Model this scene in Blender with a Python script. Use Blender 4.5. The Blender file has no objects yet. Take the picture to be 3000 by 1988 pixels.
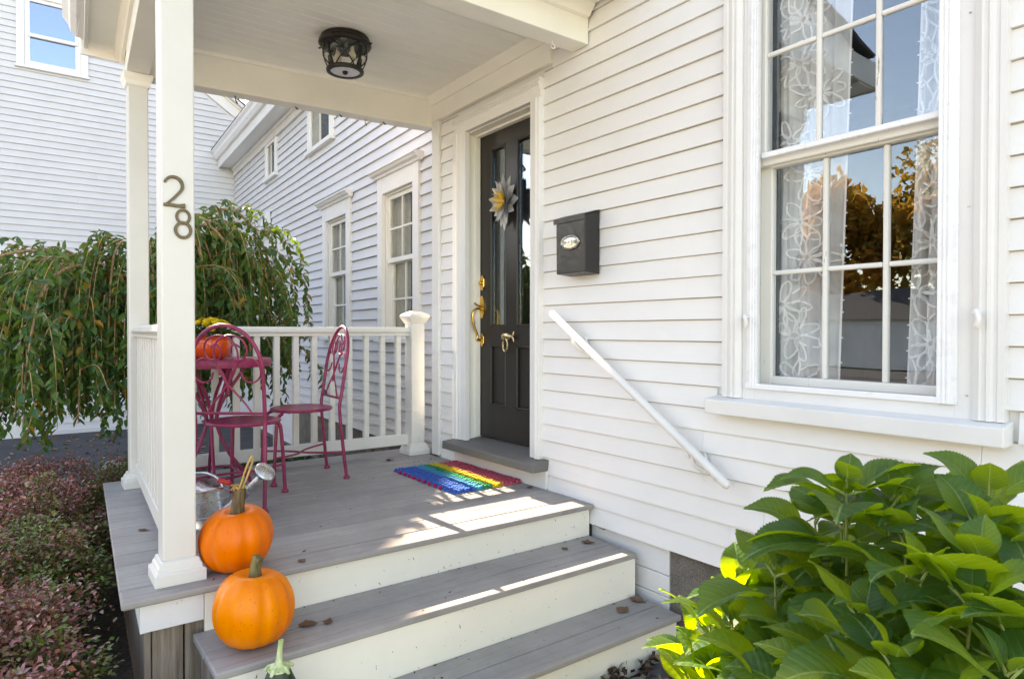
import bpy, bmesh, math, random
import numpy as np
from mathutils import Vector, Matrix, noise

SC = bpy.context.scene
COL = SC.collection
R = math.radians

# ------------------------------------------------------------------ camera
cam_d = bpy.data.cameras.new('camera')
cam = bpy.data.objects.new('camera', cam_d)
COL.objects.link(cam)
cam_d.sensor_width = 36.0
cam_d.lens = 23.079
cam_d.clip_start = 0.05
cam_d.clip_end = 900.0
_r = Vector((0.59398625, 0.80447452, 0.00103793))
_u = Vector((-0.01044436, 0.00642153, 0.99992484))
_f = Vector((-0.80440739, 0.59395245, -0.01221652))
m = Matrix.Identity(4)
for i in range(3):
    m[i][0] = _r[i]; m[i][1] = _u[i]; m[i][2] = -_f[i]
m.translation = Vector((0.0, -2.45, 0.927))
cam.matrix_world = m
SC.camera = cam

# ------------------------------------------------------------------ sky, sun, exposure
EL = 31.7
SUN_DIR = Vector((-math.cos(R(EL)), 0.024 * math.cos(R(EL)), math.sin(R(EL)))).normalized()
W = bpy.data.worlds.new('World')
SC.world = W
W.use_nodes = True
nt = W.node_tree
for n in list(nt.nodes):
    nt.nodes.remove(n)
sky = nt.nodes.new('ShaderNodeTexSky')
sky.sky_type = 'NISHITA'
sky.sun_disc = False
sky.sun_elevation = R(EL)
sky.sun_rotation = math.atan2(SUN_DIR.x, SUN_DIR.y)
sky.air_density = 1.0
sky.dust_density = 0.6
sky.ozone_density = 1.0
bg = nt.nodes.new('ShaderNodeBackground')
bg.inputs['Strength'].default_value = 0.15
wo = nt.nodes.new('ShaderNodeOutputWorld')
nt.links.new(sky.outputs[0], bg.inputs[0])
nt.links.new(bg.outputs[0], wo.inputs[0])

sun_d = bpy.data.lights.new('sun', 'SUN')
sun_d.energy = 5.0
sun_d.angle = R(0.5)
sun_d.color = (1.0, 0.93, 0.82)
sun = bpy.data.objects.new('sun', sun_d)
COL.objects.link(sun)
sun.rotation_euler = SUN_DIR.to_track_quat('Z', 'Y').to_euler()
sun.location = (-6, -6, 12)

vs = SC.view_settings
vs.view_transform = 'Standard'
vs.look = 'None'
vs.exposure = 2.36
vs.gamma = 1.0
vs.use_curve_mapping = False
vs.use_white_balance = True
vs.white_balance_temperature = 8700
vs.white_balance_tint = 17

# ------------------------------------------------------------------ helpers
ORG = {}                      # world origin of a thing and of its parts

class MB:
    """collects shapes given in scene coordinates, builds ONE mesh object"""
    def __init__(s):
        s.v = []; s.f = []; s.uv = None; s.mi = None
    def add(s, vs, fs):
        o = len(s.v)
        s.v += [tuple(p) for p in vs]
        s.f += [tuple(i + o for i in f) for f in fs]
        return s
    def hexa(s, p):
        return s.add(p, [(0, 3, 2, 1), (4, 5, 6, 7), (0, 1, 5, 4), (1, 2, 6, 5), (2, 3, 7, 6), (3, 0, 4, 7)])
    def box(s, x0, x1, y0, y1, z0, z1):
        return s.hexa([(x0, y0, z0), (x1, y0, z0), (x1, y1, z0), (x0, y1, z0),
                       (x0, y0, z1), (x1, y0, z1), (x1, y1, z1), (x0, y1, z1)])
    def tube(s, pts, r, n=8, closed=False, cap=True, flat=1.0):
        pts = [Vector(p) for p in pts]
        k = len(pts)
        rr = r if isinstance(r, (list, tuple)) else [r] * k
        rings = []
        up = None
        for i in range(k):
            if closed:
                t = pts[(i + 1) % k] - pts[i - 1]
            else:
                t = pts[min(i + 1, k - 1)] - pts[max(i - 1, 0)]
            if t.length < 1e-9:
                t = Vector((0, 0, 1))
            t.normalize()
            if up is None:
                up = Vector((0, 0, 1)) if abs(t.z) < 0.9 else Vector((1, 0, 0))
            a = up - t * up.dot(t)
            if a.length < 1e-4:
                a = t.orthogonal()
            a.normalize(); up = a
            b = t.cross(a)
            rings.append([pts[i] + a * (rr[i] * math.cos(2 * math.pi * j / n)) + b * (rr[i] * flat * math.sin(2 * math.pi * j / n)) for j in range(n)])
        vs = [p for g in rings for p in g]
        fs = []
        m = k if closed else k - 1
        for i in range(m):
            i2 = (i + 1) % k
            for j in range(n):
                j2 = (j + 1) % n
                fs.append((i * n + j, i * n + j2, i2 * n + j2, i2 * n + j))
        if cap and not closed:
            fs.append(tuple(range(n - 1, -1, -1)))
            fs.append(tuple((k - 1) * n + j for j in range(n)))
        return s.add(vs, fs)
    def lathe(s, prof, c=(0, 0, 0), n=24, ribs=0, ribd=0.0, sx=1.0, sy=1.0, cap=True):
        c = Vector(c)
        vs = []; fs = []
        for (r, z) in prof:
            for j in range(n):
                a = 2 * math.pi * j / n
                q = r * (1 - ribd * (abs(math.cos(a * ribs / 2.0)) ** 6)) if ribs else r
                vs.append((c.x + q * sx * math.cos(a), c.y + q * sy * math.sin(a), c.z + z))
        for i in range(len(prof) - 1):
            for j in range(n):
                j2 = (j + 1) % n
                fs.append((i * n + j, i * n + j2, (i + 1) * n + j2, (i + 1) * n + j))
        if cap:
            fs.append(tuple(range(n - 1, -1, -1)))
            fs.append(tuple((len(prof) - 1) * n + j for j in range(n)))
        return s.add(vs, fs)
    def prism(s, poly, fn, a0, a1):
        """poly: 2-D outline, fn(u, v, w) -> scene point, extruded from a0 to a1"""
        n = len(poly)
        vs = [fn(u, v, a0) for u, v in poly] + [fn(u, v, a1) for u, v in poly]
        fs = [tuple(range(n)), tuple(range(2 * n - 1, n - 1, -1))]
        for i in range(n):
            j = (i + 1) % n
            fs.append((i, n + i, n + j, j))
        return s.add(vs, fs)
    def build(s, name, mat, parent=None, bevel=0.0, seg=1, smooth=False, sharp=40, org=None):
        o = Vector(org) if org is not None else ORG.get(parent, Vector((0, 0, 0))) if parent is not None else Vector((0, 0, 0))
        me = bpy.data.meshes.new(name)
        me.from_pydata([(p[0] - o.x, p[1] - o.y, p[2] - o.z) for p in s.v], [], s.f)
        bm = bmesh.new(); bm.from_mesh(me)
        bmesh.ops.recalc_face_normals(bm, faces=bm.faces)
        if bevel > 0:
            es = [e for e in bm.edges if len(e.link_faces) == 2 and e.calc_face_angle(0) > 0.5]
            bmesh.ops.bevel(bm, geom=es, offset=bevel, segments=seg, affect='EDGES', clamp_overlap=True, profile=0.5)
        bm.to_mesh(me); bm.free()
        for mm in (mat if isinstance(mat, (list, tuple)) else [mat]):
            me.materials.append(mm)
        if s.mi is not None:
            me.polygons.foreach_set('material_index', s.mi)
        if smooth:
            me.polygons.foreach_set('use_smooth', [True] * len(me.polygons))
            if sharp < 180:
                me.set_sharp_from_angle(angle=R(sharp))
        ob = bpy.data.objects.new(name, me)
        COL.objects.link(ob)
        if parent is not None:
            ob.parent = parent
            ORG[ob] = o
        else:
            ob.location = o
            ORG[ob] = o
        return ob

def tag(o, label=None, cat=None, group=None, kind=None):
    if label: o['label'] = label
    if cat: o['category'] = cat
    if group: o['group'] = group
    if kind: o['kind'] = kind
    return o

def thing(name, loc, label, cat, group=None):
    o = bpy.data.objects.new(name, None)
    o.empty_display_size = 0.1
    COL.objects.link(o)
    o.location = loc
    ORG[o] = Vector(loc)
    return tag(o, label, cat, group)

def inst(name, src, parent, mw):
    """a part that shares the mesh of src; mw = its matrix in the thing's space"""
    o = bpy.data.objects.new(name, src)
    COL.objects.link(o)
    o.parent = parent
    o.matrix_local = mw
    return o

def copy_tree(o, parent=None):
    c = o.copy(); COL.objects.link(c)
    if parent is not None: c.parent = parent
    for ch in list(o.children):
        copy_tree(ch, c)
    return c

def arc(cx, cy, r, a0, a1, n):
    return [(cx + r * math.cos(R(a0 + (a1 - a0) * i / n)), cy + r * math.sin(R(a0 + (a1 - a0) * i / n))) for i in range(n + 1)]

def smooth_path(pts, n=6):
    """Catmull-Rom through the points"""
    P = [Vector(p) for p in pts]
    out = []
    for i in range(len(P) - 1):
        p0 = P[max(i - 1, 0)]; p1 = P[i]; p2 = P[i + 1]; p3 = P[min(i + 2, len(P) - 1)]
        for k in range(n):
            t = k / n
            out.append(0.5 * ((2 * p1) + (p2 - p0) * t + (2 * p0 - 5 * p1 + 4 * p2 - p3) * t * t + (3 * p1 - p0 - 3 * p2 + p3) * t ** 3))
    out.append(P[-1])
    return out

# ------------------------------------------------------------------ materials
def newmat(name):
    mt = bpy.data.materials.new(name)
    mt.use_nodes = True
    t = mt.node_tree
    b = t.nodes['Principled BSDF']
    return mt, t, b

def nd(t, typ, ins=None, **kw):
    n = t.nodes.new(typ)
    for k, v in kw.items():
        setattr(n, k, v)
    if ins:
        for k, v in ins.items():
            if hasattr(v, 'links') or isinstance(v, bpy.types.NodeSocket):
                t.links.new(v, n.inputs[k])
            else:
                n.inputs[k].default_value = v
    return n

def ramp(t, fac, stops):
    n = t.nodes.new('ShaderNodeValToRGB')
    cr = n.color_ramp
    while len(cr.elements) < len(stops):
        cr.elements.new(0.5)
    for e, (p, c) in zip(cr.elements, stops):
        e.position = p
        e.color = (c[0], c[1], c[2], 1) if isinstance(c, (tuple, list)) else (c, c, c, 1)
    t.links.new(fac, n.inputs[0])
    return n

def coords(t, scale=(1, 1, 1), rnd=False):
    tc = nd(t, 'ShaderNodeTexCoord')
    vec = tc.outputs['Object']
    if rnd:
        oi = nd(t, 'ShaderNodeObjectInfo')
        ml = nd(t, 'ShaderNodeMath', {0: oi.outputs['Random'], 1: 37.0}, operation='MULTIPLY')
        cb = nd(t, 'ShaderNodeCombineXYZ', {0: ml.outputs[0], 1: ml.outputs[0], 2: ml.outputs[0]})
        ad = nd(t, 'ShaderNodeVectorMath', {0: vec, 1: cb.outputs[0]}, operation='ADD')
        vec = ad.outputs[0]
    mp = nd(t, 'ShaderNodeMapping', {'Vector': vec, 'Scale': scale})
    return mp.outputs[0]

def bumpn(t, b, h, strength=0.2, dist=0.01):
    bp = nd(t, 'ShaderNodeBump', {'Height': h, 'Strength': strength, 'Distance': dist})
    t.links.new(bp.outputs[0], b.inputs['Normal'])
    return bp

def paint(name, col, rough=0.5, grain=(3, 60, 60), gb=0.12, dirt=(0.35, 0.32, 0.26), dirt_amt=0.12, specks=0.0, spec=0.35, rnd=True, chip=0.0, var=0.05):
    mt, t, b = newmat(name)
    c1 = coords(t, (1, 1, 1), rnd)
    n1 = nd(t, 'ShaderNodeTexNoise', {'Vector': c1, 'Scale': 2.2, 'Detail': 5.0, 'Roughness': 0.65})
    n2 = nd(t, 'ShaderNodeTexNoise', {'Vector': coords(t, grain, rnd), 'Scale': 1.0, 'Detail': 4.0})
    d = tuple(col[i] * (1 - var) for i in range(3)); l = tuple(min(1, col[i] * (1 + var)) for i in range(3))
    base = ramp(t, n1.outputs[0], [(0.3, d), (0.7, l)])
    dm = ramp(t, n1.outputs[0], [(0.55, 0.0), (0.85, dirt_amt)])
    mx = nd(t, 'ShaderNodeMix', {0: dm.outputs[0], 6: base.outputs[0], 7: (*dirt, 1)}, data_type='RGBA')
    out = mx.outputs[2]
    if specks > 0:
        vo = nd(t, 'ShaderNodeTexNoise', {'Vector': c1, 'Scale': 130.0, 'Detail': 1.0, 'Roughness': 0.4})
        vm = nd(t, 'ShaderNodeTexNoise', {'Vector': c1, 'Scale': 6.0, 'Detail': 2.0})
        sm = nd(t, 'ShaderNodeMath', {0: vo.outputs[0], 1: vm.outputs[0]}, operation='MULTIPLY')
        rs = ramp(t, sm.outputs[0], [(0.505 - 0.04 * specks, 0.0), (0.495, 1.0)])
        mx2 = nd(t, 'ShaderNodeMix', {0: rs.outputs[0], 6: out, 7: (0.10, 0.085, 0.065, 1)}, data_type='RGBA')
        out = mx2.outputs[2]
    if chip > 0:
        vo = nd(t, 'ShaderNodeTexNoise', {'Vector': coords(t, (grain[0] * 2, grain[1], grain[2]), rnd), 'Scale': 0.8, 'Detail': 6.0, 'Roughness': 0.7})
        rs = ramp(t, vo.outputs[0], [(0.72 - chip * 0.1, 0.0), (0.74 - chip * 0.1, 1.0)])
        mx2 = nd(t, 'ShaderNodeMix', {0: rs.outputs[0], 6: out, 7: (0.25, 0.21, 0.16, 1)}, data_type='RGBA')
        out = mx2.outputs[2]
    t.links.new(out, b.inputs['Base Color'])
    b.inputs['Roughness'].default_value = rough
    b.inputs['Specular IOR Level'].default_value = spec
    ad = nd(t, 'ShaderNodeMath', {0: n2.outputs[0], 1: n1.outputs[0]}, operation='ADD')
    bumpn(t, b, ad.outputs[0], gb, 0.004)
    return mt

def simple(name, col, rough=0.5, metal=0.0, spec=0.5, nscale=30, var=0.15, bump=0.1, coat=0.0, bdist=0.003):
    mt, t, b = newmat(name)
    c = coords(t)
    n1 = nd(t, 'ShaderNodeTexNoise', {'Vector': c, 'Scale': nscale, 'Detail': 4.0})
    base = ramp(t, n1.outputs[0], [(0.3, tuple(x * (1 - var) for x in col)), (0.7, tuple(min(1, x * (1 + var)) for x in col))])
    t.links.new(base.outputs[0], b.inputs['Base Color'])
    rr = ramp(t, n1.outputs[0], [(0.3, max(0.02, rough - 0.08)), (0.7, min(1, rough + 0.1))])
    t.links.new(rr.outputs[0], b.inputs['Roughness'])
    b.inputs['Metallic'].default_value = metal
    b.inputs['Specular IOR Level'].default_value = spec
    b.inputs['Coat Weight'].default_value = coat
    if bump > 0:
        bumpn(t, b, n1.outputs[0], bump, bdist)
    return mt

def glassmat(name, ior=1.9, tint=(0.9, 0.93, 0.92), wavy=0.02, rough=0.0, wscale=3.0, fmax=1.0, gcol=(0.84, 0.93, 1.0)):
    mt = bpy.data.materials.new(name); mt.use_nodes = True
    t = mt.node_tree
    t.nodes.remove(t.nodes['Principled BSDF'])
    out = t.nodes['Material Output']
    n1 = nd(t, 'ShaderNodeTexNoise', {'Vector': coords(t), 'Scale': wscale, 'Detail': 1.0})
    bp = nd(t, 'ShaderNodeBump', {'Height': n1.outputs[0], 'Strength': wavy, 'Distance': 0.1})
    gl = nd(t, 'ShaderNodeBsdfGlossy', {'Color': (*gcol, 1), 'Roughness': rough, 'Normal': bp.outputs[0]})
    tr = nd(t, 'ShaderNodeBsdfTransparent', {'Color': (*tint, 1)})
    f0 = ((ior - 1) / (ior + 1)) ** 2
    lw = nd(t, 'ShaderNodeLayerWeight')
    pw = nd(t, 'ShaderNodeMath', {0: lw.outputs['Facing'], 1: 5.0}, operation='POWER')
    fr = nd(t, 'ShaderNodeMapRange', {0: pw.outputs[0], 3: f0, 4: max(f0, fmax)})
    mx = nd(t, 'ShaderNodeMixShader', {0: fr.outputs[0], 1: tr.outputs[0], 2: gl.outputs[0]})
    t.links.new(mx.outputs[0], out.inputs[0])
    return mt

def leafmat(name, cols, trans=(0.3, 0.5, 0.05), tw=0.35, rough=0.45, rnd='obj', back=None, spec=0.4, veins=False):
    """cols: list of colours picked per object or per leaf (attribute 'rnd')"""
    mt = bpy.data.materials.new(name); mt.use_nodes = True
    t = mt.node_tree
    b = t.nodes['Principled BSDF']
    out = t.nodes['Material Output']
    if rnd == 'obj':
        fac = nd(t, 'ShaderNodeObjectInfo').outputs['Random']
    else:
        fac = nd(t, 'ShaderNodeAttribute', attribute_name='rnd').outputs['Fac']
    st = [(i / max(1, len(cols) - 1), c) for i, c in enumerate(cols)]
    rc = ramp(t, fac, st)
    col = rc.outputs[0]
    if back is not None:
        ge = nd(t, 'ShaderNodeNewGeometry')
        bm_ = nd(t, 'ShaderNodeMix', {0: ge.outputs['Backfacing'], 6: col, 7: (*back, 1)}, data_type='RGBA')
        col = bm_.outputs[2]
    if veins:
        uv = nd(t, 'ShaderNodeUVMap')
        sp = nd(t, 'ShaderNodeSeparateXYZ', {0: uv.outputs[0]})
        u = sp.outputs[0]; v = sp.outputs[1]      # u along, v across (-1..1 about 0, stored +0.5)
        vc = nd(t, 'ShaderNodeMath', {0: v, 1: 0.5}, operation='SUBTRACT')
        av = nd(t, 'ShaderNodeMath', {0: vc.outputs[0]}, operation='ABSOLUTE')
        a2 = nd(t, 'ShaderNodeMath', {0: av.outputs[0], 1: 0.75}, operation='MULTIPLY')
        ph0 = nd(t, 'ShaderNodeMath', {0: u, 1: a2.outputs[0]}, operation='SUBTRACT')
        ph = nd(t, 'ShaderNodeMath', {0: ph0.outputs[0], 1: 8.5}, operation='MULTIPLY')
        frc = nd(t, 'ShaderNodeMath', {0: ph.outputs[0]}, operation='FRACT')
        tri = nd(t, 'ShaderNodeMath', {0: frc.outputs[0], 1: 0.5}, operation='SUBTRACT')
        tra = nd(t, 'ShaderNodeMath', {0: tri.outputs[0]}, operation='ABSOLUTE')     # 0.5 at a vein
        lat = ramp(t, tra.outputs[0], [(0.42, 0.0), (0.48, 0.45)])
        mid = ramp(t, av.outputs[0], [(0.006, 0.9), (0.020, 0.0)])
        vm = nd(t, 'ShaderNodeMath', {0: lat.outputs[0], 1: mid.outputs[0]}, operation='MAXIMUM')
        nz = nd(t, 'ShaderNodeTexNoise', {'Vector': coords(t), 'Scale': 60.0, 'Detail': 3.0})
        cm = nd(t, 'ShaderNodeMix', {0: 0.5, 6: col, 7: (0.5, 0.62, 0.28, 1)}, data_type='RGBA')
        vf = nd(t, 'ShaderNodeMath', {0: vm.outputs[0], 1: 0.62}, operation='MULTIPLY')
        c2 = nd(t, 'ShaderNodeMix', {0: vf.outputs[0], 6: col, 7: (0.36, 0.50, 0.20, 1)}, data_type='RGBA')
        big = nd(t, 'ShaderNodeTexNoise', {'Vector': coords(t), 'Scale': 9.0, 'Detail': 4.0})
        bf = ramp(t, big.outputs[0], [(0.35, 0.78), (0.7, 1.15)])
        c3 = nd(t, 'ShaderNodeMix', {0: 1.0, 6: c2.outputs[2], 7: bf.outputs[0]}, data_type='RGBA', blend_type='MULTIPLY')
        sp_ = nd(t, 'ShaderNodeTexNoise', {'Vector': coords(t, (1, 1, 1), True), 'Scale': 5.0, 'Detail': 5.0, 'Roughness': 0.7})
        sr_ = ramp(t, sp_.outputs[0], [(0.66, 0.0), (0.72, 0.75)])
        c4 = nd(t, 'ShaderNodeMix', {0: sr_.outputs[0], 6: c3.outputs[2], 7: (0.16, 0.11, 0.03, 1)}, data_type='RGBA')
        col = c4.outputs[2]
        hb = nd(t, 'ShaderNodeMath', {0: nz.outputs[0], 1: 0.25}, operation='MULTIPLY')
        hh = nd(t, 'ShaderNodeMath', {0: hb.outputs[0], 1: tra.outputs[0]}, operation='SUBTRACT')
        bumpn(t, b, hh.outputs[0], 0.5, 0.004)
        del cm
    t.links.new(col, b.inputs['Base Color'])
    b.inputs['Roughness'].default_value = rough
    b.inputs['Specular IOR Level'].default_value = spec
    tl = nd(t, 'ShaderNodeBsdfTranslucent', {'Color': (*trans, 1)})
    if veins:
        tc2 = nd(t, 'ShaderNodeMix', {0: vf.outputs[0], 6: (*trans, 1), 7: (0.62, 0.70, 0.12, 1)}, data_type='RGBA')
        t.links.new(tc2.outputs[2], tl.inputs[0])
    mx = nd(t, 'ShaderNodeMixShader', {0: tw, 1: b.outputs[0], 2: tl.outputs[0]})
    t.links.new(mx.outputs[0], out.inputs[0])
    return mt

M = {}
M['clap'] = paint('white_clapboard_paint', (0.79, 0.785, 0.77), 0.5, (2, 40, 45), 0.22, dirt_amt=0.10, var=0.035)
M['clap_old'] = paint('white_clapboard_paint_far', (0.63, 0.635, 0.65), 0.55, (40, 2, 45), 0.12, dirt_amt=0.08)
M['lap_shade_grime'] = paint('clapboard_lap_shade_and_grime', (0.40, 0.35, 0.27), 0.8, (6, 40, 40), 0.2, dirt_amt=0.4, var=0.25)  # strip below each lap: painted shadow line together with gathered dirt
M['trim'] = paint('white_trim_paint', (0.75, 0.745, 0.725), 0.4, (40, 40, 3), 0.10, dirt_amt=0.06)
M['vinyl'] = paint('white_post_vinyl', (0.66, 0.65, 0.61), 0.33, (20, 20, 2), 0.03, dirt_amt=0.06)
M['ceil'] = paint('porch_ceiling_paint', (0.83, 0.835, 0.785), 0.5, (30, 2, 30), 0.06, dirt_amt=0.06)
M['beam'] = paint('porch_beam_paint', (0.84, 0.825, 0.75), 0.45, (30, 2, 30), 0.06, dirt_amt=0.06)
M['riser'] = paint('cream_riser_paint', (0.83, 0.80, 0.71), 0.5, (40, 3, 40), 0.10, dirt_amt=0.10)
M['oldwhite'] = paint('peeling_white_paint', (0.74, 0.74, 0.74), 0.6, (4, 40, 40), 0.3, dirt_amt=0.2, chip=0.9)
M['rawwhite'] = paint('worn_sash_paint', (0.76, 0.745, 0.70), 0.55, (30, 30, 6), 0.3, dirt_amt=0.15, chip=0.55)
M['alum'] = simple('white_storm_frame', (0.82, 0.83, 0.84), 0.3, 0.0, 0.5, 15, 0.03, 0.02)
M['sill_grey'] = paint('worn_grey_sill_paint', (0.15, 0.145, 0.135), 0.6, (3, 50, 50), 0.4, dirt=(0.3, 0.28, 0.25), dirt_amt=0.6, chip=0.7)
M['door'] = paint('charcoal_door_paint', (0.030, 0.026, 0.023), 0.34, (40, 40, 2), 0.05, dirt=(0.05, 0.045, 0.04), dirt_amt=0.2)
M['dark'] = simple('dark_gap', (0.012, 0.011, 0.010), 0.9, 0, 0.1)
M['glass'] = glassmat('old_window_glass', 1.95, (0.985, 0.99, 0.99), 0.018, 0.0, 2.5)
M['doorglass'] = glassmat('bevelled_door_glass', 2.7, (0.9, 0.91, 0.9), 0.02, 0.0, 3.0)
M['wingglass'] = glassmat('wing_window_glass', 1.52, (0.94, 0.95, 0.94), 0.02, 0.0, 4.0, 0.3)
M['barnglass'] = glassmat('barn_window_glass', 3.4, (0.6, 0.7, 0.8), 0.01, 0.0, 2.0, 1.0, (0.66, 0.78, 1.0))
M['bronze'] = simple('dark_bronze', (0.028, 0.024, 0.019), 0.42, 0.5, 0.5, 60, 0.25, 0.05)
M['numeral'] = simple('aged_bronze_number', (0.11, 0.085, 0.05), 0.36, 0.85, 0.5, 80, 0.3, 0.05)
M['lampglass'] = glassmat('seeded_lamp_glass', 1.55, (0.93, 0.92, 0.88), 0.3, 0.02, 30.0)
M['brass'] = simple('polished_brass', (0.72, 0.46, 0.13), 0.14, 1.0, 0.5, 40, 0.1, 0.02)
M['oldbrass'] = simple('worn_brass', (0.62, 0.50, 0.28), 0.28, 1.0, 0.5, 50, 0.2, 0.1)
M['pewter'] = simple('pewter', (0.48, 0.46, 0.42), 0.3, 1.0, 0.5, 60, 0.2, 0.08)
M['galv'] = simple('galvanised_tin', (0.62, 0.64, 0.66), 0.27, 0.95, 0.5, 25, 0.12, 0.08)
M['black'] = simple('black_mailbox_enamel', (0.019, 0.017, 0.017), 0.38, 0.0, 0.5, 40, 0.2, 0.06)
M['magenta'] = simple('magenta_chair_paint', (0.27, 0.022, 0.078), 0.36, 0.0, 0.5, 25, 0.25, 0.1)
M['orange_pot'] = simple('glossy_orange_glaze', (0.78, 0.085, 0.008), 0.12, 0.0, 0.5, 10, 0.08, 0.0, coat=0.5)
M['red'] = simple('red_plastic', (0.55, 0.02, 0.015), 0.3, 0.0, 0.5, 30, 0.1, 0.0)
M['bulb'] = simple('frosted_bulb', (0.75, 0.7, 0.55), 0.3)
M['lampdisc'] = simple('lamp_bottom_glass', (0.66, 0.67, 0.68), 0.15, 0.0, 0.5, 30, 0.08)
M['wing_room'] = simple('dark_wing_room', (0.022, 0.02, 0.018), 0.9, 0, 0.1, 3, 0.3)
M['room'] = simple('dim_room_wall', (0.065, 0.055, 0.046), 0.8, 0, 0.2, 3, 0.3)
M['roof'] = simple('grey_asphalt_shingle', (0.07, 0.07, 0.075), 0.9, 0, 0.2, 40, 0.4, 0.3)
M['gutter'] = simple('white_gutter_metal', (0.78, 0.78, 0.78), 0.35, 0, 0.5, 10, 0.05)

def deckmat(name, col):
    mt, t, b = newmat(name)
    oi = nd(t, 'ShaderNodeObjectInfo')
    n1 = nd(t, 'ShaderNodeTexNoise', {'Vector': coords(t, (70, 2.2, 70), True), 'Scale': 1.0, 'Detail': 6.0, 'Roughness': 0.6})
    wv = nd(t, 'ShaderNodeTexWave', {'Vector': coords(t, (1, 0.10, 0.0), True), 'Scale': 5.5, 'Distortion': 7.0, 'Detail': 3.0, 'Detail Scale': 2.0, 'Detail Roughness': 0.55}, wave_type='BANDS', bands_direction='X')
    wr_ = ramp(t, wv.outputs[0], [(0.0, 0.45), (0.12, 1.0)])
    g = nd(t, 'ShaderNodeMath', {0: wr_.outputs[0], 1: n1.outputs[0]}, operation='MULTIPLY')
    rc = ramp(t, g.outputs[0], [(0.10, tuple(x * 0.76 for x in col)), (0.34, tuple(x * 0.97 for x in col)), (0.80, tuple(x * 1.06 for x in col))])
    sc = nd(t, 'ShaderNodeMapRange', {0: oi.outputs['Random'], 3: 0.92, 4: 1.08})
    mu = nd(t, 'ShaderNodeMix', {0: 1.0, 6: rc.outputs[0], 7: sc.outputs[0]}, data_type='RGBA', blend_type='MULTIPLY')
    st = nd(t, 'ShaderNodeTexNoise', {'Vector': coords(t), 'Scale': 2.6, 'Detail': 7.0, 'Roughness': 0.72})
    sr = ramp(t, st.outputs[0], [(0.32, 0.80), (0.62, 1.06)])
    mu2 = nd(t, 'ShaderNodeMix', {0: 1.0, 6: mu.outputs[2], 7: sr.outputs[0]}, data_type='RGBA', blend_type='MULTIPLY')
    t.links.new(mu2.outputs[2], b.inputs['Base Color'])
    b.inputs['Roughness'].default_value = 0.6
    b.inputs['Specular IOR Level'].default_value = 0.3
    bumpn(t, b, g.outputs[0], 0.3, 0.003)
    return mt
M['deck'] = deckmat('grey_composite_deck', (0.325, 0.308, 0.292))

def skirtmat():
    mt, t, b = newmat('weathered_grey_board')
    n1 = nd(t, 'ShaderNodeTexNoise', {'Vector': coords(t, (40, 40, 2.2), True), 'Scale': 1.0, 'Detail': 6.0, 'Roughness': 0.65})
    rc = ramp(t, n1.outputs[0], [(0.25, (0.085, 0.062, 0.044)), (0.5, (0.24, 0.19, 0.145)), (0.66, (0.34, 0.285, 0.225)), (0.74, (0.58, 0.53, 0.44))])
    t.links.new(rc.outputs[0], b.inputs['Base Color'])
    b.inputs['Roughness'].default_value = 0.85
    bumpn(t, b, n1.outputs[0], 0.5, 0.004)
    return mt
M['skirt'] = skirtmat()

def granite():
    mt, t, b = newmat('rough_granite')
    n1 = nd(t, 'ShaderNodeTexNoise', {'Vector': coords(t), 'Scale': 240.0, 'Detail': 3.0})
    n2 = nd(t, 'ShaderNodeTexNoise', {'Vector': coords(t), 'Scale': 7.0, 'Detail': 5.0})
    rc = ramp(t, n1.outputs[0], [(0.30, (0.06, 0.052, 0.045)), (0.5, (0.16, 0.14, 0.12)), (0.70, (0.30, 0.275, 0.245))])
    r2 = ramp(t, n2.outputs[0], [(0.3, 0.55), (0.7, 1.1)])
    mu = nd(t, 'ShaderNodeMix', {0: 1.0, 6: rc.outputs[0], 7: r2.outputs[0]}, data_type='RGBA', blend_type='MULTIPLY')
    t.links.new(mu.outputs[2], b.inputs['Base Color'])
    b.inputs['Roughness'].default_value = 0.85
    bumpn(t, b, n1.outputs[0], 0.6, 0.004)
    return mt
M['granite'] = granite()

def groundmat(name, c0, c1, c2, s1=40, s2=4, bump=0.6, rough=0.95):
    mt, t, b = newmat(name)
    n1 = nd(t, 'ShaderNodeTexNoise', {'Vector': coords(t), 'Scale': s1, 'Detail': 5.0, 'Roughness': 0.7})
    n2 = nd(t, 'ShaderNodeTexNoise', {'Vector': coords(t), 'Scale': s2, 'Detail': 5.0})
    rc = ramp(t, n1.outputs[0], [(0.3, c0), (0.5, c1), (0.72, c2)])
    r2 = ramp(t, n2.outputs[0], [(0.3, 0.7), (0.7, 1.15)])
    mu = nd(t, 'ShaderNodeMix', {0: 1.0, 6: rc.outputs[0], 7: r2.outputs[0]}, data_type='RGBA', blend_type='MULTIPLY')
    t.links.new(mu.outputs[2], b.inputs['Base Color'])
    b.inputs['Roughness'].default_value = rough
    bumpn(t, b, n1.outputs[0], bump, 0.02)
    return mt
M['soil'] = groundmat('brown_mulch_soil', (0.02, 0.015, 0.011), (0.06, 0.045, 0.032), (0.14, 0.11, 0.08))
M['asphalt'] = groundmat('old_asphalt', (0.035, 0.034, 0.037), (0.062, 0.061, 0.066), (0.13, 0.125, 0.13), 130, 2.0, 0.4)
M['gravel'] = groundmat('pale_gravel', (0.22, 0.205, 0.18), (0.40, 0.38, 0.345), (0.55, 0.53, 0.49), 90, 2, 0.4)
M['concrete'] = groundmat('pale_concrete', (0.36, 0.35, 0.33), (0.45, 0.44, 0.41), (0.52, 0.51, 0.48), 60, 3, 0.2)
M['lawn'] = groundmat('autumn_lawn', (0.08, 0.10, 0.035), (0.16, 0.17, 0.075), (0.26, 0.24, 0.13), 30, 0.6, 0.5)
M['stone'] = groundmat('field_stone', (0.12, 0.12, 0.12), (0.28, 0.28, 0.28), (0.45, 0.45, 0.44), 18, 4, 0.5)
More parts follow.
